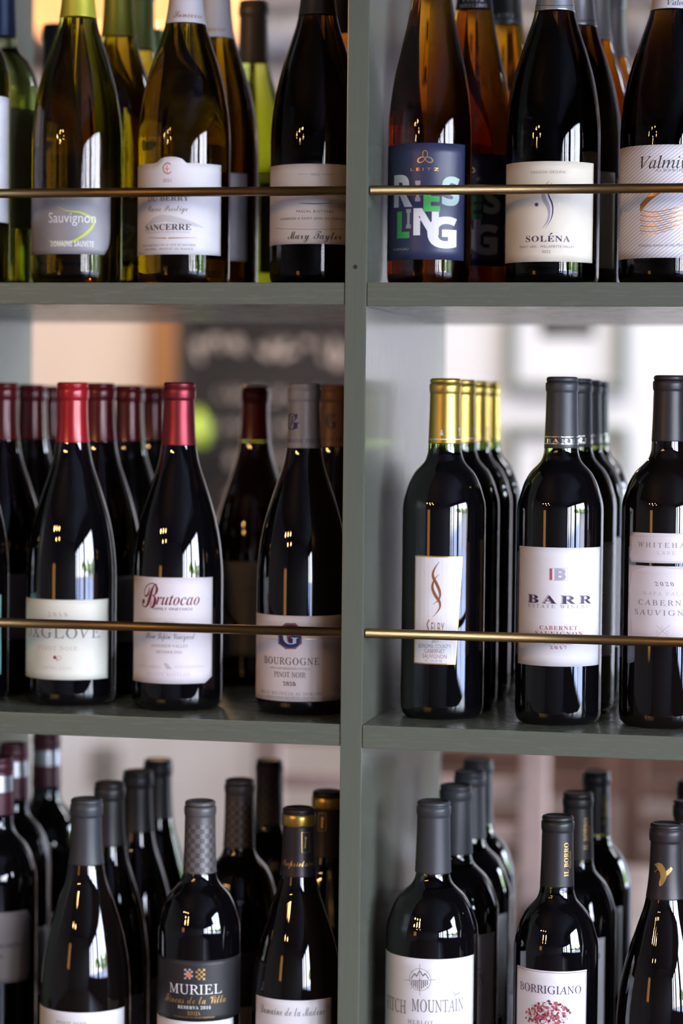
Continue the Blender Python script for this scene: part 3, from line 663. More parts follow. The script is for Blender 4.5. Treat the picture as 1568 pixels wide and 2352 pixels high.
pr.fill([(336, 518), (352, 500), (372, 493), (392, 495), (420, 502), (448, 512), (470, 524), (420, 516), (380, 508)], 'faint')
pr.text('SANCERRE', 387, 528, 104, 13.5, 'serif', 'dark', lift=.36); pr.text("APPELLATION D'ORIGINE PROTEGEE", 387, 535, 100, 4, 'sans', 'pale'); pr.line([(341, 546), (382, 547)], [.2, .9], 'copper'); pr.line([(386, 547), (452, 546)], [.9, .2], 'copper')
pr.text('MIS EN BOUTEILLE PAR LA CAVE DE SANCERRE', 389, 565, 120, 5, 'sans', 'grey'); pr.text('SANCERRE - PRODUIT DE FRANCE', 388, 574, 110, 5, 'sans', 'grey'); done(pr)
pc = b.print(b.cap, 14.6, True); pc.text('Sancerre', 430, 41, 54, 14, 'scriptl', 'copper', lift=.2); done(pc)
q = on_z(494, 91, Z1+zc); c = Bottle('olive glass bottle with white capsule, second behind the arched white label', 'burgundy', 41.5, 305, Z1, q.x, q.y, G_DEEP, 'white', 305-zc, group='white-capped bottles on the top shelf')
c.label(430, 568, 500, 396, 598, P_WHITE); pc = c.print(c.cap, 14.6, True); pc.text('Sancerre', 490, 72, 48, 13, 'scriptl', 'copper', lift=.2); done(pc)
q = on_y(581, 200, 300); zc = capz(q.x, 300, 580, 147)
c = Bottle('yellow-green glass bottle with slate grey capsule standing farther back, back label showing', 'burgundy', 38, capz(q.x, 300, 580, 3), Z1, q.x, 300, G_GREEN, 'slate', capz(q.x, 300, 580, 3)-zc)
c.label(596, 650, 620, 420, 628, paper('paper_back_label', (.16, .15, .14)))
pr = c.print()
for k in range(9): pr.line([(603, 436+k*19), (628, 437+k*19)], .5, 'dark')
done(pr)
q = on_y(729, 500, 78); zc = capz(q.x, 78, 734, 38)
mt = b = Bottle('dark amber bottle with black capsule and pale label signed in script, left of the divider', 'burgundy', 40.6, 305, Z1, -61.5, 78, G_BLACKISH, 'black', 305-zc)
b.label(None, None, 723, 376, 560, P_WARM); pr = b.print()
pr.line([(684, 400), (709, 401)], .35, 'grey'); pr.line([(737, 401), (764, 400)], .35, 'grey'); pr.text('2022', 723, 403, 21, 4.5, 'serif', 'grey'); pr.text('APPELLATION ANJOU CONTROLEE', 723, 449, 136, 4.5, 'sans', 'grey')
pr.line([(685, 467), (723, 468), (763, 467)], .8, 'dark', taper=True); pr.text('PASCAL BIOTTEAU', 723, 488, 84, 5.5, 'sans', 'dark', 1.3); pr.text('VIGNERON A SAINT-JEAN-DES-MAUVRETS', 722, 504, 156, 5, 'sans', 'dark', 1.2)
pr.line([(632, 524), (660, 526), (723, 527), (790, 526)], .4, 'grey'); pr.text('Mary Taylor', 722, 549, 122, 17, 'scriptl', 'dark'); done(pr)
q = on_z(789, 79, Z1+zc)
c = Bottle('amber bottle with black capsule half hidden by the divider, behind the script-signed label', 'burgundy', 41, 305, Z1, min(q.x, -64), q.y, G_BROWN, 'black', 305-zc)
# ---- row 1, right bay
q = on_y(986, 500, 84)
rs = b = Bottle('tall slender amber riesling bottle with navy label of big coloured letters', 'hock', 37, 345, Z1, q.x, 84, G_AMBER, 'black', 60, group='amber riesling bottles')
b.label(None, 1066, 985, 328, 596, P_NAVY); pr = b.print()
for (cx, cy, rot) in ((976, 354, 1.57), (967, 367, .45), (985, 367, 2.7)): pr.ring(cx, cy, 3.2, .8, 'gold', ry=2.1, rot=rot)
pr.text('LEITZ', 975, 392, 64, 6.5, 'sans', 'gold', 1.6)
pr.text('R', 926, 473, 42, 72, 'fat', 'white'); pr.text('I', 959, 461, 12, 46, 'fat', 'stone'); pr.text('S', 1034, 470, 40, 64, 'fat', 'mint')
pr.text('L', 926, 545, 28, 59, 'fat', 'green'); pr.text('I', 938, 523, 11, 43, 'fat', 'stone', lift=.34); pr.text('N', 978, 538, 58, 60, 'fat', 'white', lift=.34); pr.text('G', 1014, 567, 67, 69, 'fat', 'white', lift=.42); pr.text('E', 991, 484, 38, 54, 'fat', 'green', lift=.5)
pr.text('RHEINGAU', 921, 575, 34, 5, 'sans', 'pale'); done(pr)
hz = capz(on_y(1088, 26, 178).x, 178, 1088, 26)
for i, (px, Y, py) in enumerate(((1089, 172, 26), (1160, 262, 63))):
    q = on_y(px, py, Y); c = Bottle('amber riesling bottle with black lettered capsule, %s behind the navy-labelled one' % ORD[i+1], 'hock', 37, 345, Z1, q.x, Y, (G_BROWN, G_AMBER)[i], 'black', 345-hz, group='amber riesling bottles')
    pc = c.print(c.cap, 13.7, True)
    pc.text('RIESLING', px-2, py-8, 50, 9, 'bold', 'silver', lift=.2); pc.text('LEITZ', px-2, py-22, 40, 9, 'bold', 'silver', lift=.2); done(pc)
    if i == 0: share(rs, c)
q = on_y(1267, 500, 80); zc = capz(q.x, 80, 1273, 29)
so_ = b = Bottle('dark brown pinot gris bottle with silver capsule and cream label with silver flame', 'burgundy', 41.5, 305, Z1, q.x, 80, G_BLACKISH, 'silver', 305-zc, group='silver-capped bottles on the top shelf')
b.label(1161, 1361, 1262, 370, 601, P_CREAM); pr = b.print()
pr.text('OREGON GROWN', 1258, 398, 79, 6, 'sans', 'grey', 1.2); pr.line([(1260, 416), (1254, 425), (1247, 440), (1250, 458), (1259, 475), (1262, 492), (1257, 508), (1246, 524)], 3.6, 'stone', taper=True, lift=.28)
pr.line([(1266, 414), (1260, 425), (1255, 440), (1259, 458), (1265, 475), (1265, 494), (1260, 508), (1252, 524)], 1.6, 'white', taper=True); pr.line([(1267, 420), (1259, 432), (1259, 448), (1267, 466), (1269, 484), (1265, 503), (1252, 525)], 1.3, 'plum', taper=True, lift=.36)
for k in range(4): a_ = k*math.pi/4; pr.line([(1232+5*math.cos(a_), 470+5*math.sin(a_)), (1232-5*math.cos(a_), 470-5*math.sin(a_))], .7, 'plum')
pr.disc(1284, 469, 1.3, 'white'); pr.text('SOLENA', 1258, 555, 101, 13.5, 'serif', 'plum', 1.1); pr.line([(1262, 539), (1268, 535)], .9, 'plum')
pr.text('PINOT GRIS - WILLAMETTE VALLEY', 1256, 569, 124, 5.5, 'sans', 'grey'); pr.text('2022', 1254, 581, 20, 6, 'sans', 'grey'); done(pr)
pc = b.print(b.cap, 14.6, True); pc.line([(1236, 13), (1273, 14), (1310, 13)], .5, 'dark', lift=.2); done(pc, 'pinstripe')
for i, (px, py) in enumerate(((1326, 63), (1364, 96), (1402, 134))):
    q = on_z(px, py, Z1+zc); c = Bottle('brown glass bottle with silver capsule, %s in line behind the cream label' % ORD[i+1], 'burgundy', 41.5, 305, Z1, q.x, q.y, (G_BLACKISH, G_BROWN, G_BROWN)[i], ('silver', 'slate', 'slate')[i], 305-zc, group='silver-capped bottles on the top shelf', screw=(i == 2)); share(so_, c)
q = on_y(1532, 500, 82); zc = capz(q.x, 82, 1540, 26)
b = Bottle('dark bottle with white capsule and white label of fine diagonal lines, at the right edge', 'burgundy', 41.5, 305, Z1, q.x, 82, G_BLACK, 'white', 305-zc)
b.label(None, None, 1515, 332, 592, P_WAVE); pr = b.print()
pr.text('Valmiñor', 1540, 386, 140, 28, 'ital', 'dark'); pr.text('ALBARIÑO', 1542, 394, 77, 6, 'sans', 'grey', 1.2)
for k in range(17): pr.line([(1470, 440+k*6), (1500, 448+k*5.6), (1540, 444+k*5.2), (1590, 430+k*5)] if k > 6 else [(1470, 470+k*3), (1495, 446+k*2), (1530, 430+k)], .62, 'copper' if k % 2 else 'gold')
pr.text('Viñedos entre el río Miño y el mar', 1536, 566, 140, 6.5, 'sans', 'grey'); done(pr)
pc = b.print(b.cap, 14.6, True); pc.text('Valmiñor', 1556, 13, 46, 12, 'ital', 'dark', lift=.2); done(pc)

# ---- row 2, left bay
HB = 295
def r2(px, py, Y): q = on_y(px, py, Y); return q.x
X = r2(-82, 1400, 82)
b = Bottle('dark slope-shouldered bottle cut by the left frame edge, sliver of turquoise label', 'burgundy', 41, HB, Z2, X, 82, DG_A, 'darkred', 54)
b.label(None, 2, -30, 1368, 1552, P_TEAL)
X = r2(167, 900, 86); zc = capz(X, 86, 167, 1016)-Z2; H = capz(X, 86, 167, 878)-Z2
fx = b = Bottle('slope-shouldered bottle with bright red capsule and ivory pinot noir label', 'burgundy', 41, H, Z2, X, 86, DG_A, 'red', H-zc)
b.label(None, 248, 150, 1378, 1562, P_IVORY); pr = b.print()
pr.text('2018', 133, 1416, 46, 9, 'serifl', 'pale', 1.6); pr.text('FOXGLOVE', 141, 1466, 176, 25, 'serifl', 'grey', 1.15); pr.text('PINOT NOIR', 133, 1494, 90, 10, 'serifl', 'pale', 1.25)
pr.disc(126, 1510, 1.6, 'burg'); pr.ring(136, 1511, 1.7, .5, 'stone'); pr.line([(128, 1513), (132, 1516), (131, 1519)], .5, 'burg'); pr.text('CENTRAL COAST', 131, 1537, 66, 6, 'serifl', 'pale', 1.1); done(pr)
RR = [(8, 878, 180), (75, 882, 264), (117, 885, 348), (230, 879, 178), (297, 884, 262), (352, 887, 345)]
for i, (px, py, Y) in enumerate(RR):
    X = r2(px, 930, Y); HH = capz(X, Y, px, py+1)-Z2
    wh = ('leftmost, cut by the frame edge', 'second from the left', 'half hidden behind the bright red cap', 'just right of the bright red cap', 'alone in the gap beside it', 'touching the wine red cap')[i]
    c = Bottle('dark red capped bottle in the back ranks, %s' % wh, 'burgundy', 41, HH, Z2, X, Y, DG_A, 'darkred', HH-(zc-(H-HH)*.2), group='dark red capped bottles in the back ranks')
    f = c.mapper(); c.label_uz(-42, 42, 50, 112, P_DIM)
X = r2(412, 900, 80); H = capz(X, 80, 412, 878)-Z2; zc = capz(X, 80, 412, 1023)-Z2
b = Bottle('slope-shouldered bottle with metallic wine red capsule and white label with red script', 'burgundy', 41, H, Z2, X, 80, DG, 'brut', H-zc)
b.label(307, 487, 400, 1327, 1571, P_PINK, zB=lambda s: max(0, (s-.9)*55), uR=lambda t: 0)
pr = b.print(); pr.text('rutocao', 408, 1390, 100, 27, 'itab', 'burg'); pr.text('B', 345, 1396, 36, 54, 'script', 'burg'); pr.text('FAMILY VINEYARDS', 397, 1402, 90, 6, 'sans', 'plum'); pr.text('2019', 389, 1433, 24, 6, 'serifl', 'pale')
pr.line([(338, 1420), (455, 1420)], .25, 'faint'); pr.line([(338, 1420), (338, 1440)], .25, 'faint'); pr.line([(455, 1420), (455, 1440)], .25, 'faint')
pr.text('Slow Lopin Vineyard', 391, 1468, 112, 13, 'scriptl', 'grey'); pr.text('ANDERSON VALLEY', 389, 1487, 85, 6.5, 'serifl', 'grey'); pr.text('MENDOCINO', 388, 1501, 59, 6.5, 'serifl', 'grey')
pr.text('FAMILY FARMED', 343, 1533, 52, 5, 'serifl', 'pale', 1.1); pr.text('FOUR GENERATIONS', 435, 1534, 68, 5, 'serifl', 'pale', 1.1)
for k in range(5): pr.line([(376+k*1.5, 1525+k*2.6), (384+k*2.5, 1524+k*2.8)], .7, 'stone')
pr.text('ESTATE BOTTLED', 387, 1553, 97, 7, 'serifl', 'pale', 1.2); done(pr)
X = r2(586, 930, 310); H = capz(X, 310, 586, 887)-Z2
c = Bottle('lone red wine bottle with dark red capsule standing far back before the chalkboard', 'burgundy', 41, H, Z2, X, 310, DGR, 'darkred', H-(capz(X, 310, 585, 1012)-Z2)); c.label(510, 640, 560, 1290, 1508, P_DIM)
pr = c.print(); pr.line([(512, 1370), (520, 1400), (535, 1425), (545, 1436)], [1.5, 6], 'dark'); pr.text('ROUGE', 590, 1360, 60, 14, 'serifl', 'grey'); done(pr)
X = r2(699, 900, 83); H = capz(X, 83, 699, 881)-Z2; zc = capz(X, 83, 697, 1029)-Z2
bg_ = b = Bottle('bourgogne bottle with pale grey monogram capsule and white label with navy octagon', 'burgundy', 41, H, Z2, X, 83, DG, 'grey', H-zc)
def mono(c, px, py, k=1.0, t='DOMAINE PHILIPPE', tx=699, ty=1017, tw=84):
    pc = c.print(c.cap, 14.2, True); pc.text('G', px, py+18*k, 27*k, 36*k, 'serif', 'navy', lift=.15); pc.text('P', px-2, py+11*k, 13*k, 24*k, 'ital', 'navy', lift=.25)
    if c is bg_: pc.text('G', px+62, py+18, 12, 36, 'serif', 'navy', lift=.15)
    if t: pc.text(t, tx, ty, tw, 9*k, 'serifl', 'navy', 1.1, lift=.15)
    done(pc, 'monogram')
b.label(None, None, 690, 1415, 1612, P_PINK); pr = b.print()
pr.fill([(656, 1431), (678, 1431), (693, 1444), (693, 1478), (678, 1491), (656, 1491), (639, 1478), (639, 1444)], 'navy')
pr.line([(657, 1434), (677, 1434), (690, 1446), (690, 1476), (677, 1488), (657, 1488), (642, 1476), (642, 1446), (657, 1434)], .45, 'orange', lift=.34); pr.text('G', 667, 1479, 34, 34, 'serif', 'white', lift=.38); pr.text('P', 664, 1472, 14, 22, 'ital', 'orange', lift=.44)
pr.line([(597, 1463), (615, 1467), (638, 1468)], .4, 'gold'); pr.line([(694, 1468), (725, 1468), (755, 1465)], .4, 'gold')
pr.text('BOURGOGNE', 670, 1527, 125, 16, 'serifl', 'dark', 1.15); pr.text('APPELLATION BOURGOGNE CONTROLEE', 667, 1538, 92, 4.5, 'serifl', 'grey'); pr.text('PINOT NOIR', 666, 1556, 72, 12, 'serifl', 'dark'); pr.text('2020', 664, 1575, 29, 9, 'serifl', 'dark', 1.15)
pr.text('MIS EN BOUTEILLE AU DOMAINE', 670, 1597, 140, 7, 'serifl', 'grey', 1.15); pr.text('NUITS-SAINT-GEORGES FRANCE', 668, 1605, 110, 5, 'serifl', 'grey', 1.1); pr.ring(773, 1583, 2, .5, 'grey'); done(pr)
mono(b, 675, 968)
X = r2(768, 930, 178)
c = Bottle('bottle with tan monogram capsule behind the bourgogne bottle, half hidden by the divider', 'burgundy', 41, H, Z2, min(X, -62), 178, DG, 'tan', H-zc); mono(c, 760, 967, .95, 'PHILIPPE', 768, 1014, 62)

# ---- row 2, right bay
HS = 299; X = r2(1023, 900, 82)
sb_ = None
for i, (px, Y) in enumerate(((1023, 82), (1058, 168), (1090, 252), (1116, 330))):
    X = r2(px, 900, Y); zc = 299-57.5
    if i == 0: L_ = 'cabernet bottle with gold capsule and narrow tapered white label with copper swirl'
    else: L_ = 'gold-capped cabernet bottle, %s in line behind the narrow copper-swirl label' % ORD[i]
    c = Bottle(L_, 'bordeaux', 36.6, HS, Z2, X, Y, DG_B, 'gold', 57.5, group='gold-capped cabernet bottles')
    if i == 0:
        sb_ = c; f = c.mapper(); uL = lambda t: 0
        c.label(951.5, 1055, 1005, 1277, 1527, INK['silver'], uR=lambda t: (t-.5)*5.6)
        pr = c.print(); zt_ = f(1005, 1277)[1]; zb_ = f(1005, 1527)[1]; ua = f(951.5, 1400)[0]; ub = f(1055, 1400)[0]
        def quad(m, ink, lift):
            pr.fill([(ua+m, zt_-m), (ua+m, zb_+m), (ub-2.8-m, zb_+m), (ub+2.8-m, zt_-m)], ink, lift, px=False)
        quad(.45, 'gold', .27); quad(1.1, 'stone', .33); quad(1.4, P_WHITE, .39)
        pr.line([(1009, 1290), (999, 1304), (994, 1322), (1003, 1342), (1010, 1360), (1008, 1376), (995, 1388)], 2.5, 'copper', taper=True, lift=.46)
        pr.line([(1008, 1319), (997, 1332), (993, 1350), (1000, 1368), (1009, 1382), (1009, 1398), (994, 1417)], 2.5, 'copper', taper=True, lift=.52)
        pr.line([(986, 1423), (981, 1434), (984, 1446), (982, 1456)], 1.0, 'copper', lift=.46); pr.text('ELBY', 1005, 1456, 30, 26, 'thin', 'copper', 1.1, lift=.46)
        pr.text('2017', 999, 1476, 16, 8, 'sans', 'grey', lift=.46); pr.text('SONOMA COUNTY', 998, 1489, 73, 9, 'thin', 'grey', lift=.46); pr.text('CABERNET', 998, 1500, 46, 9, 'thin', 'copper', lift=.46); pr.text('SAUVIGNON', 998, 1512, 55, 9, 'thin', 'copper', lift=.46); pr.text('ALC. 14.5% BY VOL.', 996, 1520, 41, 5, 'thin', 'grey', lift=.46); done(pr)
        pc = c.print(c.cap, 14.5, True); pc.text('&', 1014, 1000, 8, 13, 'thin', 'white', lift=.15); pc.text('S', 1055, 1000, 4, 17, 'serifl', 'white', lift=.15)
        z_ = pc.map(1023, 1009)[1]; pc.line([(-28, z_), (0, z_), (28, z_)], .7, 'white', px=False, lift=.15); done(pc, 'pinstripe')
    else: share(sb_, c)
for i, (px, Y) in enumerate(((1290.5, 72), (1324, 160), (1347, 248), (1365, 335))):
    X = r2(px, 900, Y)
    if i == 0: L_ = 'cabernet bottle with black silver-banded capsule and broad white label'
    else: L_ = 'black-capped cabernet bottle with silver band, %s in line behind the broad white label' % ORD[i]
    c = Bottle(L_, 'bordeaux', 37.4, 301, Z2, X, Y, DG_B, 'blue_black', 62, group='black-capped cabernet bottles')
    if i == 0:
        br = c; c.label(1191, 1376, 1283, 1258, 1531, P_WHITE); pr = c.print(); ln = pr.line
        ln([(1261, 1305), (1303, 1305), (1303, 1333), (1261, 1333)], .3, 'stone', closed=True); pr.fill([(1262, 1306), (1268, 1306), (1268, 1332), (1262, 1332)], 'rose'); pr.text('B', 1286, 1332, 26, 26, 'fat', 'lilac')
        pr.text('BARR', 1283, 1386, 144, 19, 'serif', 'stone', 1.35, lift=.26); pr.text('BARR', 1285, 1387, 144, 18, 'serif', 'plum', 1.35, lift=.34); pr.text('ESTATE WINERY', 1282, 1397, 138, 7.5, 'serifl', 'grey', 1.5)
        pr.text('CABERNET', 1282, 1447, 86, 9, 'serif', 'rose', 1.2); pr.text('SAUVIGNON', 1283, 1460, 108, 9, 'serif', 'rose', 1.25); pr.text('NAPA VALLEY', 1283, 1481, 66, 7, 'serifl', 'rose', 1.3); pr.text('2017', 1281, 1491, 38, 7, 'serifl', 'rose', 1.5); done(pr)
        pc = c.print(c.cap, 14.3, True)
        for yy in (1003.5, 1019.5):
            z_ = pc.map(1288, yy)[1]; pc.line([(-30, z_), (0, z_), (30, z_)], .7, 'silver', px=False, lift=.2)
        pc.text('BARR', 1288, 1017.5, 64, 9.5, 'serif', 'silver', 1.2, lift=.2); pc.text('BARR', 1324, 1017.5, 7, 9, 'serif', 'silver', lift=.2); done(pc, 'cap_lettering')
    else: share(br, c)
X = r2(1537, 900, 78)
b = Bottle('broad cabernet bottle with brown-black capsule and two-piece white label at the right edge', 'bordeaux', 39.5, 303, Z2, X, 78, DG_N, 'charcoal', 57)
notch = lambda t: 3.0*max(0, 1-t*6)+3.0*max(0, 1-(1-t)*6)
b.label(1446, None, 1530, 1225, 1294, P_PINK, uL=notch); pr = b.print()
pr.text('WHITEHALL', 1532, 1258, 134, 11, 'serifl', 'grey', 1.5); pr.text('LANE', 1529, 1274, 42, 8, 'serifl', 'pale', 1.5); pr.line([(1454, 1231), (1530, 1231), (1600, 1230)], .25, 'pale'); pr.line([(1454, 1287), (1530, 1289), (1600, 1288)], .25, 'pale'); done(pr)
b.label(1443, None, 1530, 1301, 1476, P_PINK, name='label'); pr = b.print()
pr.line([(1451, 1460), (1451, 1309), (1600, 1311)], .3, 'pale'); pr.text('2020', 1525, 1346, 44, 9, 'serifl', 'grey', 1.5); pr.text('NAPA VALLEY', 1534, 1368, 114, 8, 'serifl', 'pale', 1.4); pr.text('CABERNET', 1530, 1391, 128, 12, 'serifl', 'grey', 1.35); pr.text('SAUVIGNON', 1530, 1414, 144, 12, 'serifl', 'grey', 1.35)
pr.line([(1506, 1436), (1535, 1462)], .35, 'stone'); pr.line([(1537, 1436), (1506, 1462)], .35, 'stone'); pr.text('L', 1521, 1445, 6, 7, 'serifl', 'pale'); pr.text('U', 1509, 1455, 6, 7, 'serifl', 'pale'); pr.text('U', 1533, 1455, 6, 7, 'serifl', 'pale'); done(pr)

# ---- row 3, left bay
for i, (px, py, nm) in enumerate(((-4, 1737, 'nearest, grey label cut by the frame'), (32, 1706, 'middle one of the three'), (107, 1682, 'farthest back, its top hidden by the shelf'))):
    HM = 315; q = on_z(px, py, Z3+HM)
    c = Bottle('maroon-capped silver-banded red wine bottle, %s' % nm, 'bordeaux', 37.6, HM, Z3, q.x, q.y, DG, ('maroon', 'silver'), 55, group='maroon-capped bottles with silver band', bands=((HM-34, HM-18, 1),), thick=.5)
    if i == 0:
        c.label(None, 71, 30, 2094, 2256, P_DIM, uR=lambda t: -6*max(0, (abs(t-.5)*2))**5); pr = c.print(); pr.text('DOMINI', 20, 2178, 58, 11, 'serifl', 'dark'); pr.text('A', 2, 2202, 10, 10, 'serifl', 'dark'); done(pr)
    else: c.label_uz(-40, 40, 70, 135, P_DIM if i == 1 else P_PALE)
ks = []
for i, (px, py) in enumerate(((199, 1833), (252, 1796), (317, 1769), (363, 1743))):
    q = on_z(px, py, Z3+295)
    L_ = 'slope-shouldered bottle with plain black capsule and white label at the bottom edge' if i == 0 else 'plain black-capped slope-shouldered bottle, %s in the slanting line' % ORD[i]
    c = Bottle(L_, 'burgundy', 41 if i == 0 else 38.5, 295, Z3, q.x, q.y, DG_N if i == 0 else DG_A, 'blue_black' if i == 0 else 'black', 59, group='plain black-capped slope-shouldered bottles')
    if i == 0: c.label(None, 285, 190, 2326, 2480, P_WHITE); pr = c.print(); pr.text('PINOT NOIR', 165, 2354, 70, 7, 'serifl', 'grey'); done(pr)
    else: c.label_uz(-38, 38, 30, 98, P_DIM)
mz = None
for i, (px, py) in enumerate(((460, 1838), (550, 1789), (618, 1744))):
    q = on_z(px, py, Z3+299)
    L_ = 'rioja bottle with grey checkered capsule and black label with shields' if i == 0 else 'rioja bottle with dark checkered capsule, %s behind the black label' % ORD[i]
    c = Bottle(L_, 'bordeaux', 37, 299, Z3, q.x, q.y, DG, 'check', 64, group='checkered-cap rioja bottles')
    if i == 0:
        mz = c; c.label(None, 553, 450, 2207, 2345, P_BLACK); c.lab.name = 'label'; pr = c.print()
        def shield(cx, cy, w_, h, chk):
            for a in range(4):
                for b_ in range(5):
                    if (a+b_) % 2 == chk: pr.fill([(cx-w_/2+a*w_/4, cy-h/2+b_*h/5), (cx-w_/2+(a+1)*w_/4, cy-h/2+b_*h/5), (cx-w_/2+(a+1)*w_/4, cy-h/2+(b_+1)*h/5), (cx-w_/2+a*w_/4, cy-h/2+(b_+1)*h/5)], 'gold' if chk else 'stone', .3)
        shield(433, 2237, 20, 24, 0); shield(460, 2238, 22, 26, 1); pr.disc(433, 2238, 2.4, 'orange', .36)
        pr.text('MURIEL', 449, 2284, 119, 22, 'serifl', 'white'); pr.text('Fincas de la Villa', 449, 2306, 138, 17, 'script', 'gold'); pr.text('RESERVA 2016', 446, 2318, 75, 7, 'serif', 'white', 1.15); pr.text('RIOJA', 445, 2332, 30, 9, 'serif', 'gold')
        pr.text('DENOMINACION DE ORIGEN CALIFICADA', 446, 2339, 94, 3.5, 'sans', 'gold'); done(pr); c.label(None, 535, 450, 2347, 2480, P_WHITE)
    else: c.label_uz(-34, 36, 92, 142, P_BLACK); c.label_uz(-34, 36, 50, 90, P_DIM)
for i, (px, py) in enumerate(((686, 1854), (754, 1816))):
    q = on_z(px, py, Z3+296)
    L_ = 'slope-shouldered bottle with black capsule, gold ring and white script label' if i == 0 else 'bottle with black gold-ringed capsule beside the divider, behind the white script label'
    c = Bottle(L_, 'burgundy', 41, 296, Z3, min(q.x, -61), q.y, DG_N, ('charcoal', 'gold'), 60, group='gold-ringed black-capped bottles', bands=((282-1.6, 289.6, 1),))
    if i == 0:
        c.label(587, 760, 673, 2298, 2480, P_WHITE); pr = c.print(); pr.text('Domaine de la Madone', 672, 2334, 146, 19, 'scriptl', 'grey'); done(pr)
        pc = c.print(c.cap, 14.2, True); pc.line([(693, 1912), (710, 1912), (710, 1958), (693, 1958)], .5, 'gold', closed=True, lift=.2); pc.text('Proprietaire', 684, 1990, 66, 13, 'script', 'gold', lift=.2); pc.disc(702, 1925, 1.3, 'gold', .2); pc.line([(702, 1926), (700, 1948)], 1.2, 'gold', lift=.2); done(pc, 'cap_lettering')
    else:
        pc = c.print(c.cap, 14.2, True); pc.line([(731, 1868), (748, 1868), (748, 1908), (731, 1908)], .5, 'gold', closed=True, lift=.2); pc.disc(740, 1880, 1.3, 'gold', .2); pc.line([(740, 1881), (739, 1902)], 1.2, 'gold', lift=.2); done(pc, 'cap_lettering')
# ---- row 3, right bay
ft = None
for i, (px, py) in enumerate(((996, 1838), (1047, 1801), (1079, 1770), (1096, 1744))):
    q = on_z(px, py, Z3+307)
    L_ = 'heavy merlot bottle with charcoal capsule and white label with mountain compass' if i == 0 else 'heavy charcoal-capped merlot bottle, %s in line behind the mountain compass label' % ORD[i]
    c = Bottle(L_, 'bordeaux', 40.5 if i < 3 else 38, 307, Z3, max(q.x, 43), q.y+(6 if i == 3 else 0), DG_B, 'blue_black', 63, group='heavy charcoal-capped merlot bottles', thick=.9)
    if i == 0:
        ft = c; c.label(None, 1086, 985, 2203, 2460, P_WHITE); pr = c.print()
        pr.ring(964, 2250, 9.6, .35, 'grey'); pr.line([(964, 2214), (964, 2286)], .35, 'grey'); pr.line([(928, 2250), (1000, 2250)], .35, 'grey'); pr.line([(942, 2228), (986, 2272)], .2, 'grey'); pr.line([(986, 2228), (942, 2272)], .2, 'grey')
        pr.line([(944, 2248), (953, 2236), (957, 2242), (964, 2230), (971, 2241), (976, 2236), (984, 2248)], .6, 'dark')
        for k in range(9): pr.line([(946+k*4.4, 2252), (946+k*4.4, 2262+(4-abs(k-4))*3.2)], .85, 'grey')
        pr.line([(1035, 2276), (1042, 2281), (1046, 2284), (1055, 2280)], [.4, 1.6], 'lilac'); pr.line([(1046, 2284), (1042, 2288)], .9, 'lilac')
        pr.text('FITCH', 911, 2323, 43, 30, 'serifl', 'grey'); pr.text('MOUNTAIN', 1004, 2325, 118, 28, 'serifl', 'grey'); pr.text('MERLOT', 965, 2353, 58, 9, 'serifl', 'grey', 1.2); done(pr)
    else: share(ft, c)
bo = None
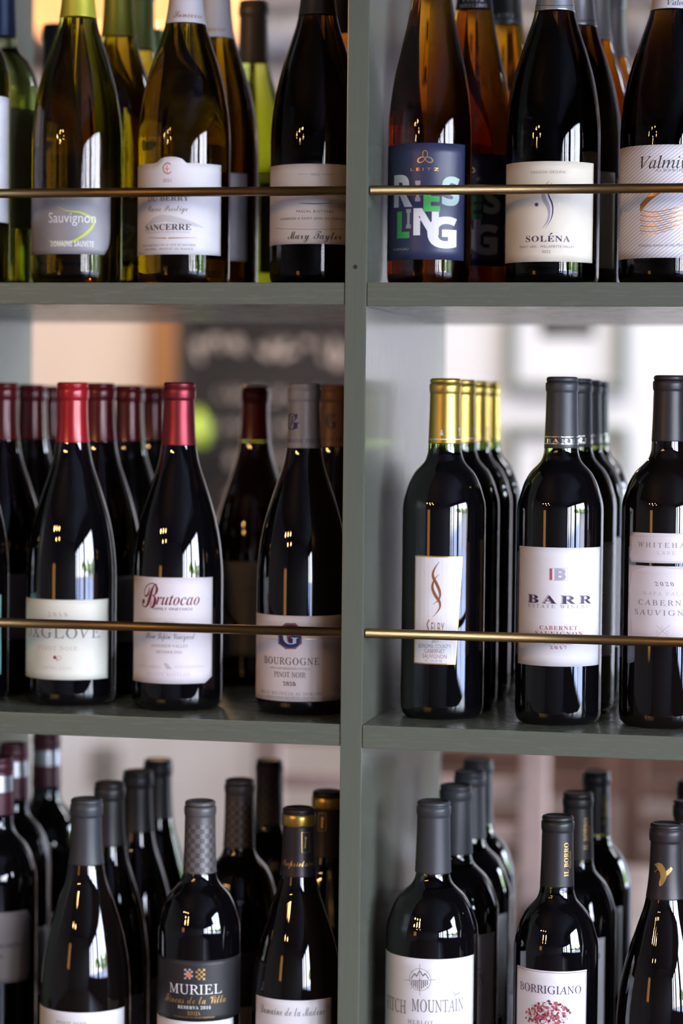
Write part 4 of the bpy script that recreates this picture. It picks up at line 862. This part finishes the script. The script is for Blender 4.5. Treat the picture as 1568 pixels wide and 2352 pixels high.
for i, (px, py) in enumerate(((1281, 1872), (1327, 1819), (1369, 1769))):
    q = on_z(px, py, Z3+299)
    L_ = 'tuscan bottle with black capsule lettered in gold and white label with red engraving' if i == 0 else 'black-capped gold-lettered tuscan bottle, %s behind the red engraving label' % ORD[i]
    c = Bottle(L_, 'bordeaux', 36.8, 299, Z3, q.x, q.y, DG_B, 'black', 61, group='black-capped tuscan bottles')
    if i == 0:
        bo = c; c.label(1186, 1345, 1268, 2231, 2460, P_WHITE); pr = c.print(); f = c.mapper()
        ua, ub, zt_ = f(1186, 2340)[0]+1, f(1345, 2340)[0]-1, f(1268, 2231)[1]-1.4
        pr.line([(ua, zt_), (ub, zt_)], .3, 'burg', px=False); pr.line([(ua, zt_), (ua, zt_-80)], .3, 'burg', px=False); pr.line([(ub, zt_), (ub, zt_-80)], .3, 'burg', px=False)
        pr.text('BORRIGIANO', 1264, 2283, 139, 18, 'serifl', 'plum')
        rnd = random.Random(3)
        for k in range(240):
            a_ = rnd.uniform(0, 6.28); rr = rnd.random()**.6; x_ = 1259+rr*math.cos(a_)*54; y_ = 2326+rr*math.sin(a_)*27+abs(x_-1258)*.12
            pr.disc(x_, y_, rnd.uniform(.6, 1.7), ('rose', 'burg', 'faint', 'rose')[k % 4], .26+k*.001, 7)
        done(pr); pc = c.print(c.cap, 14.2, True); pc.text('IL BORRO', 1305, 1974, 77, 9.5, 'serif', 'gold', lift=.2, vertical=True); pc.text('TOSCANA', 1311, 1974, 40, 4, 'sans', 'gold', lift=.2, vertical=True); done(pc, 'cap_lettering')
    else: share(bo, c)
q = on_z(1531, 1890, Z3+297)
b = Bottle('slope-shouldered bottle with dark capsule stamped with a gold bird, lower right corner', 'burgundy', 41, 297, Z3, q.x, q.y, DG_N, 'charcoal', 64)
pc = b.print(b.cap, 14.4, True); pc.fill([(1502, 1985), (1511, 1981), (1520, 1984), (1526, 1993), (1529, 2001), (1540, 1991), (1544, 1996), (1538, 2005), (1531, 2012), (1527, 2023), (1521, 2033), (1515, 2035), (1514, 2027), (1517, 2014), (1515, 2003), (1510, 1995)], 'gold', .22); pc.line([(1510, 1996), (1503, 2003)], .6, 'gold', lift=.2); done(pc, 'bird_stamp')
b.label_uz(-42, 42, 25, 85, P_WHITE)
for i, (px, py) in enumerate(((1582, 1837), (1588, 1792))):
    q = on_z(px, py, Z3+297); c = Bottle('dark-capped bottle cut by the right frame edge, %s behind the gold bird cap' % ('first', 'second')[i], 'burgundy', 41, 297, Z3, q.x, q.y, DG_N, 'charcoal', 60, group='dark-capped bottles at the lower right edge')

for o in list(col.objects):      # labels stay within sixteen words
    if 'label' in o.keys() and len(o['label'].replace('-', ' ').split()) > 16: print('LONG', o.name, o['label'])
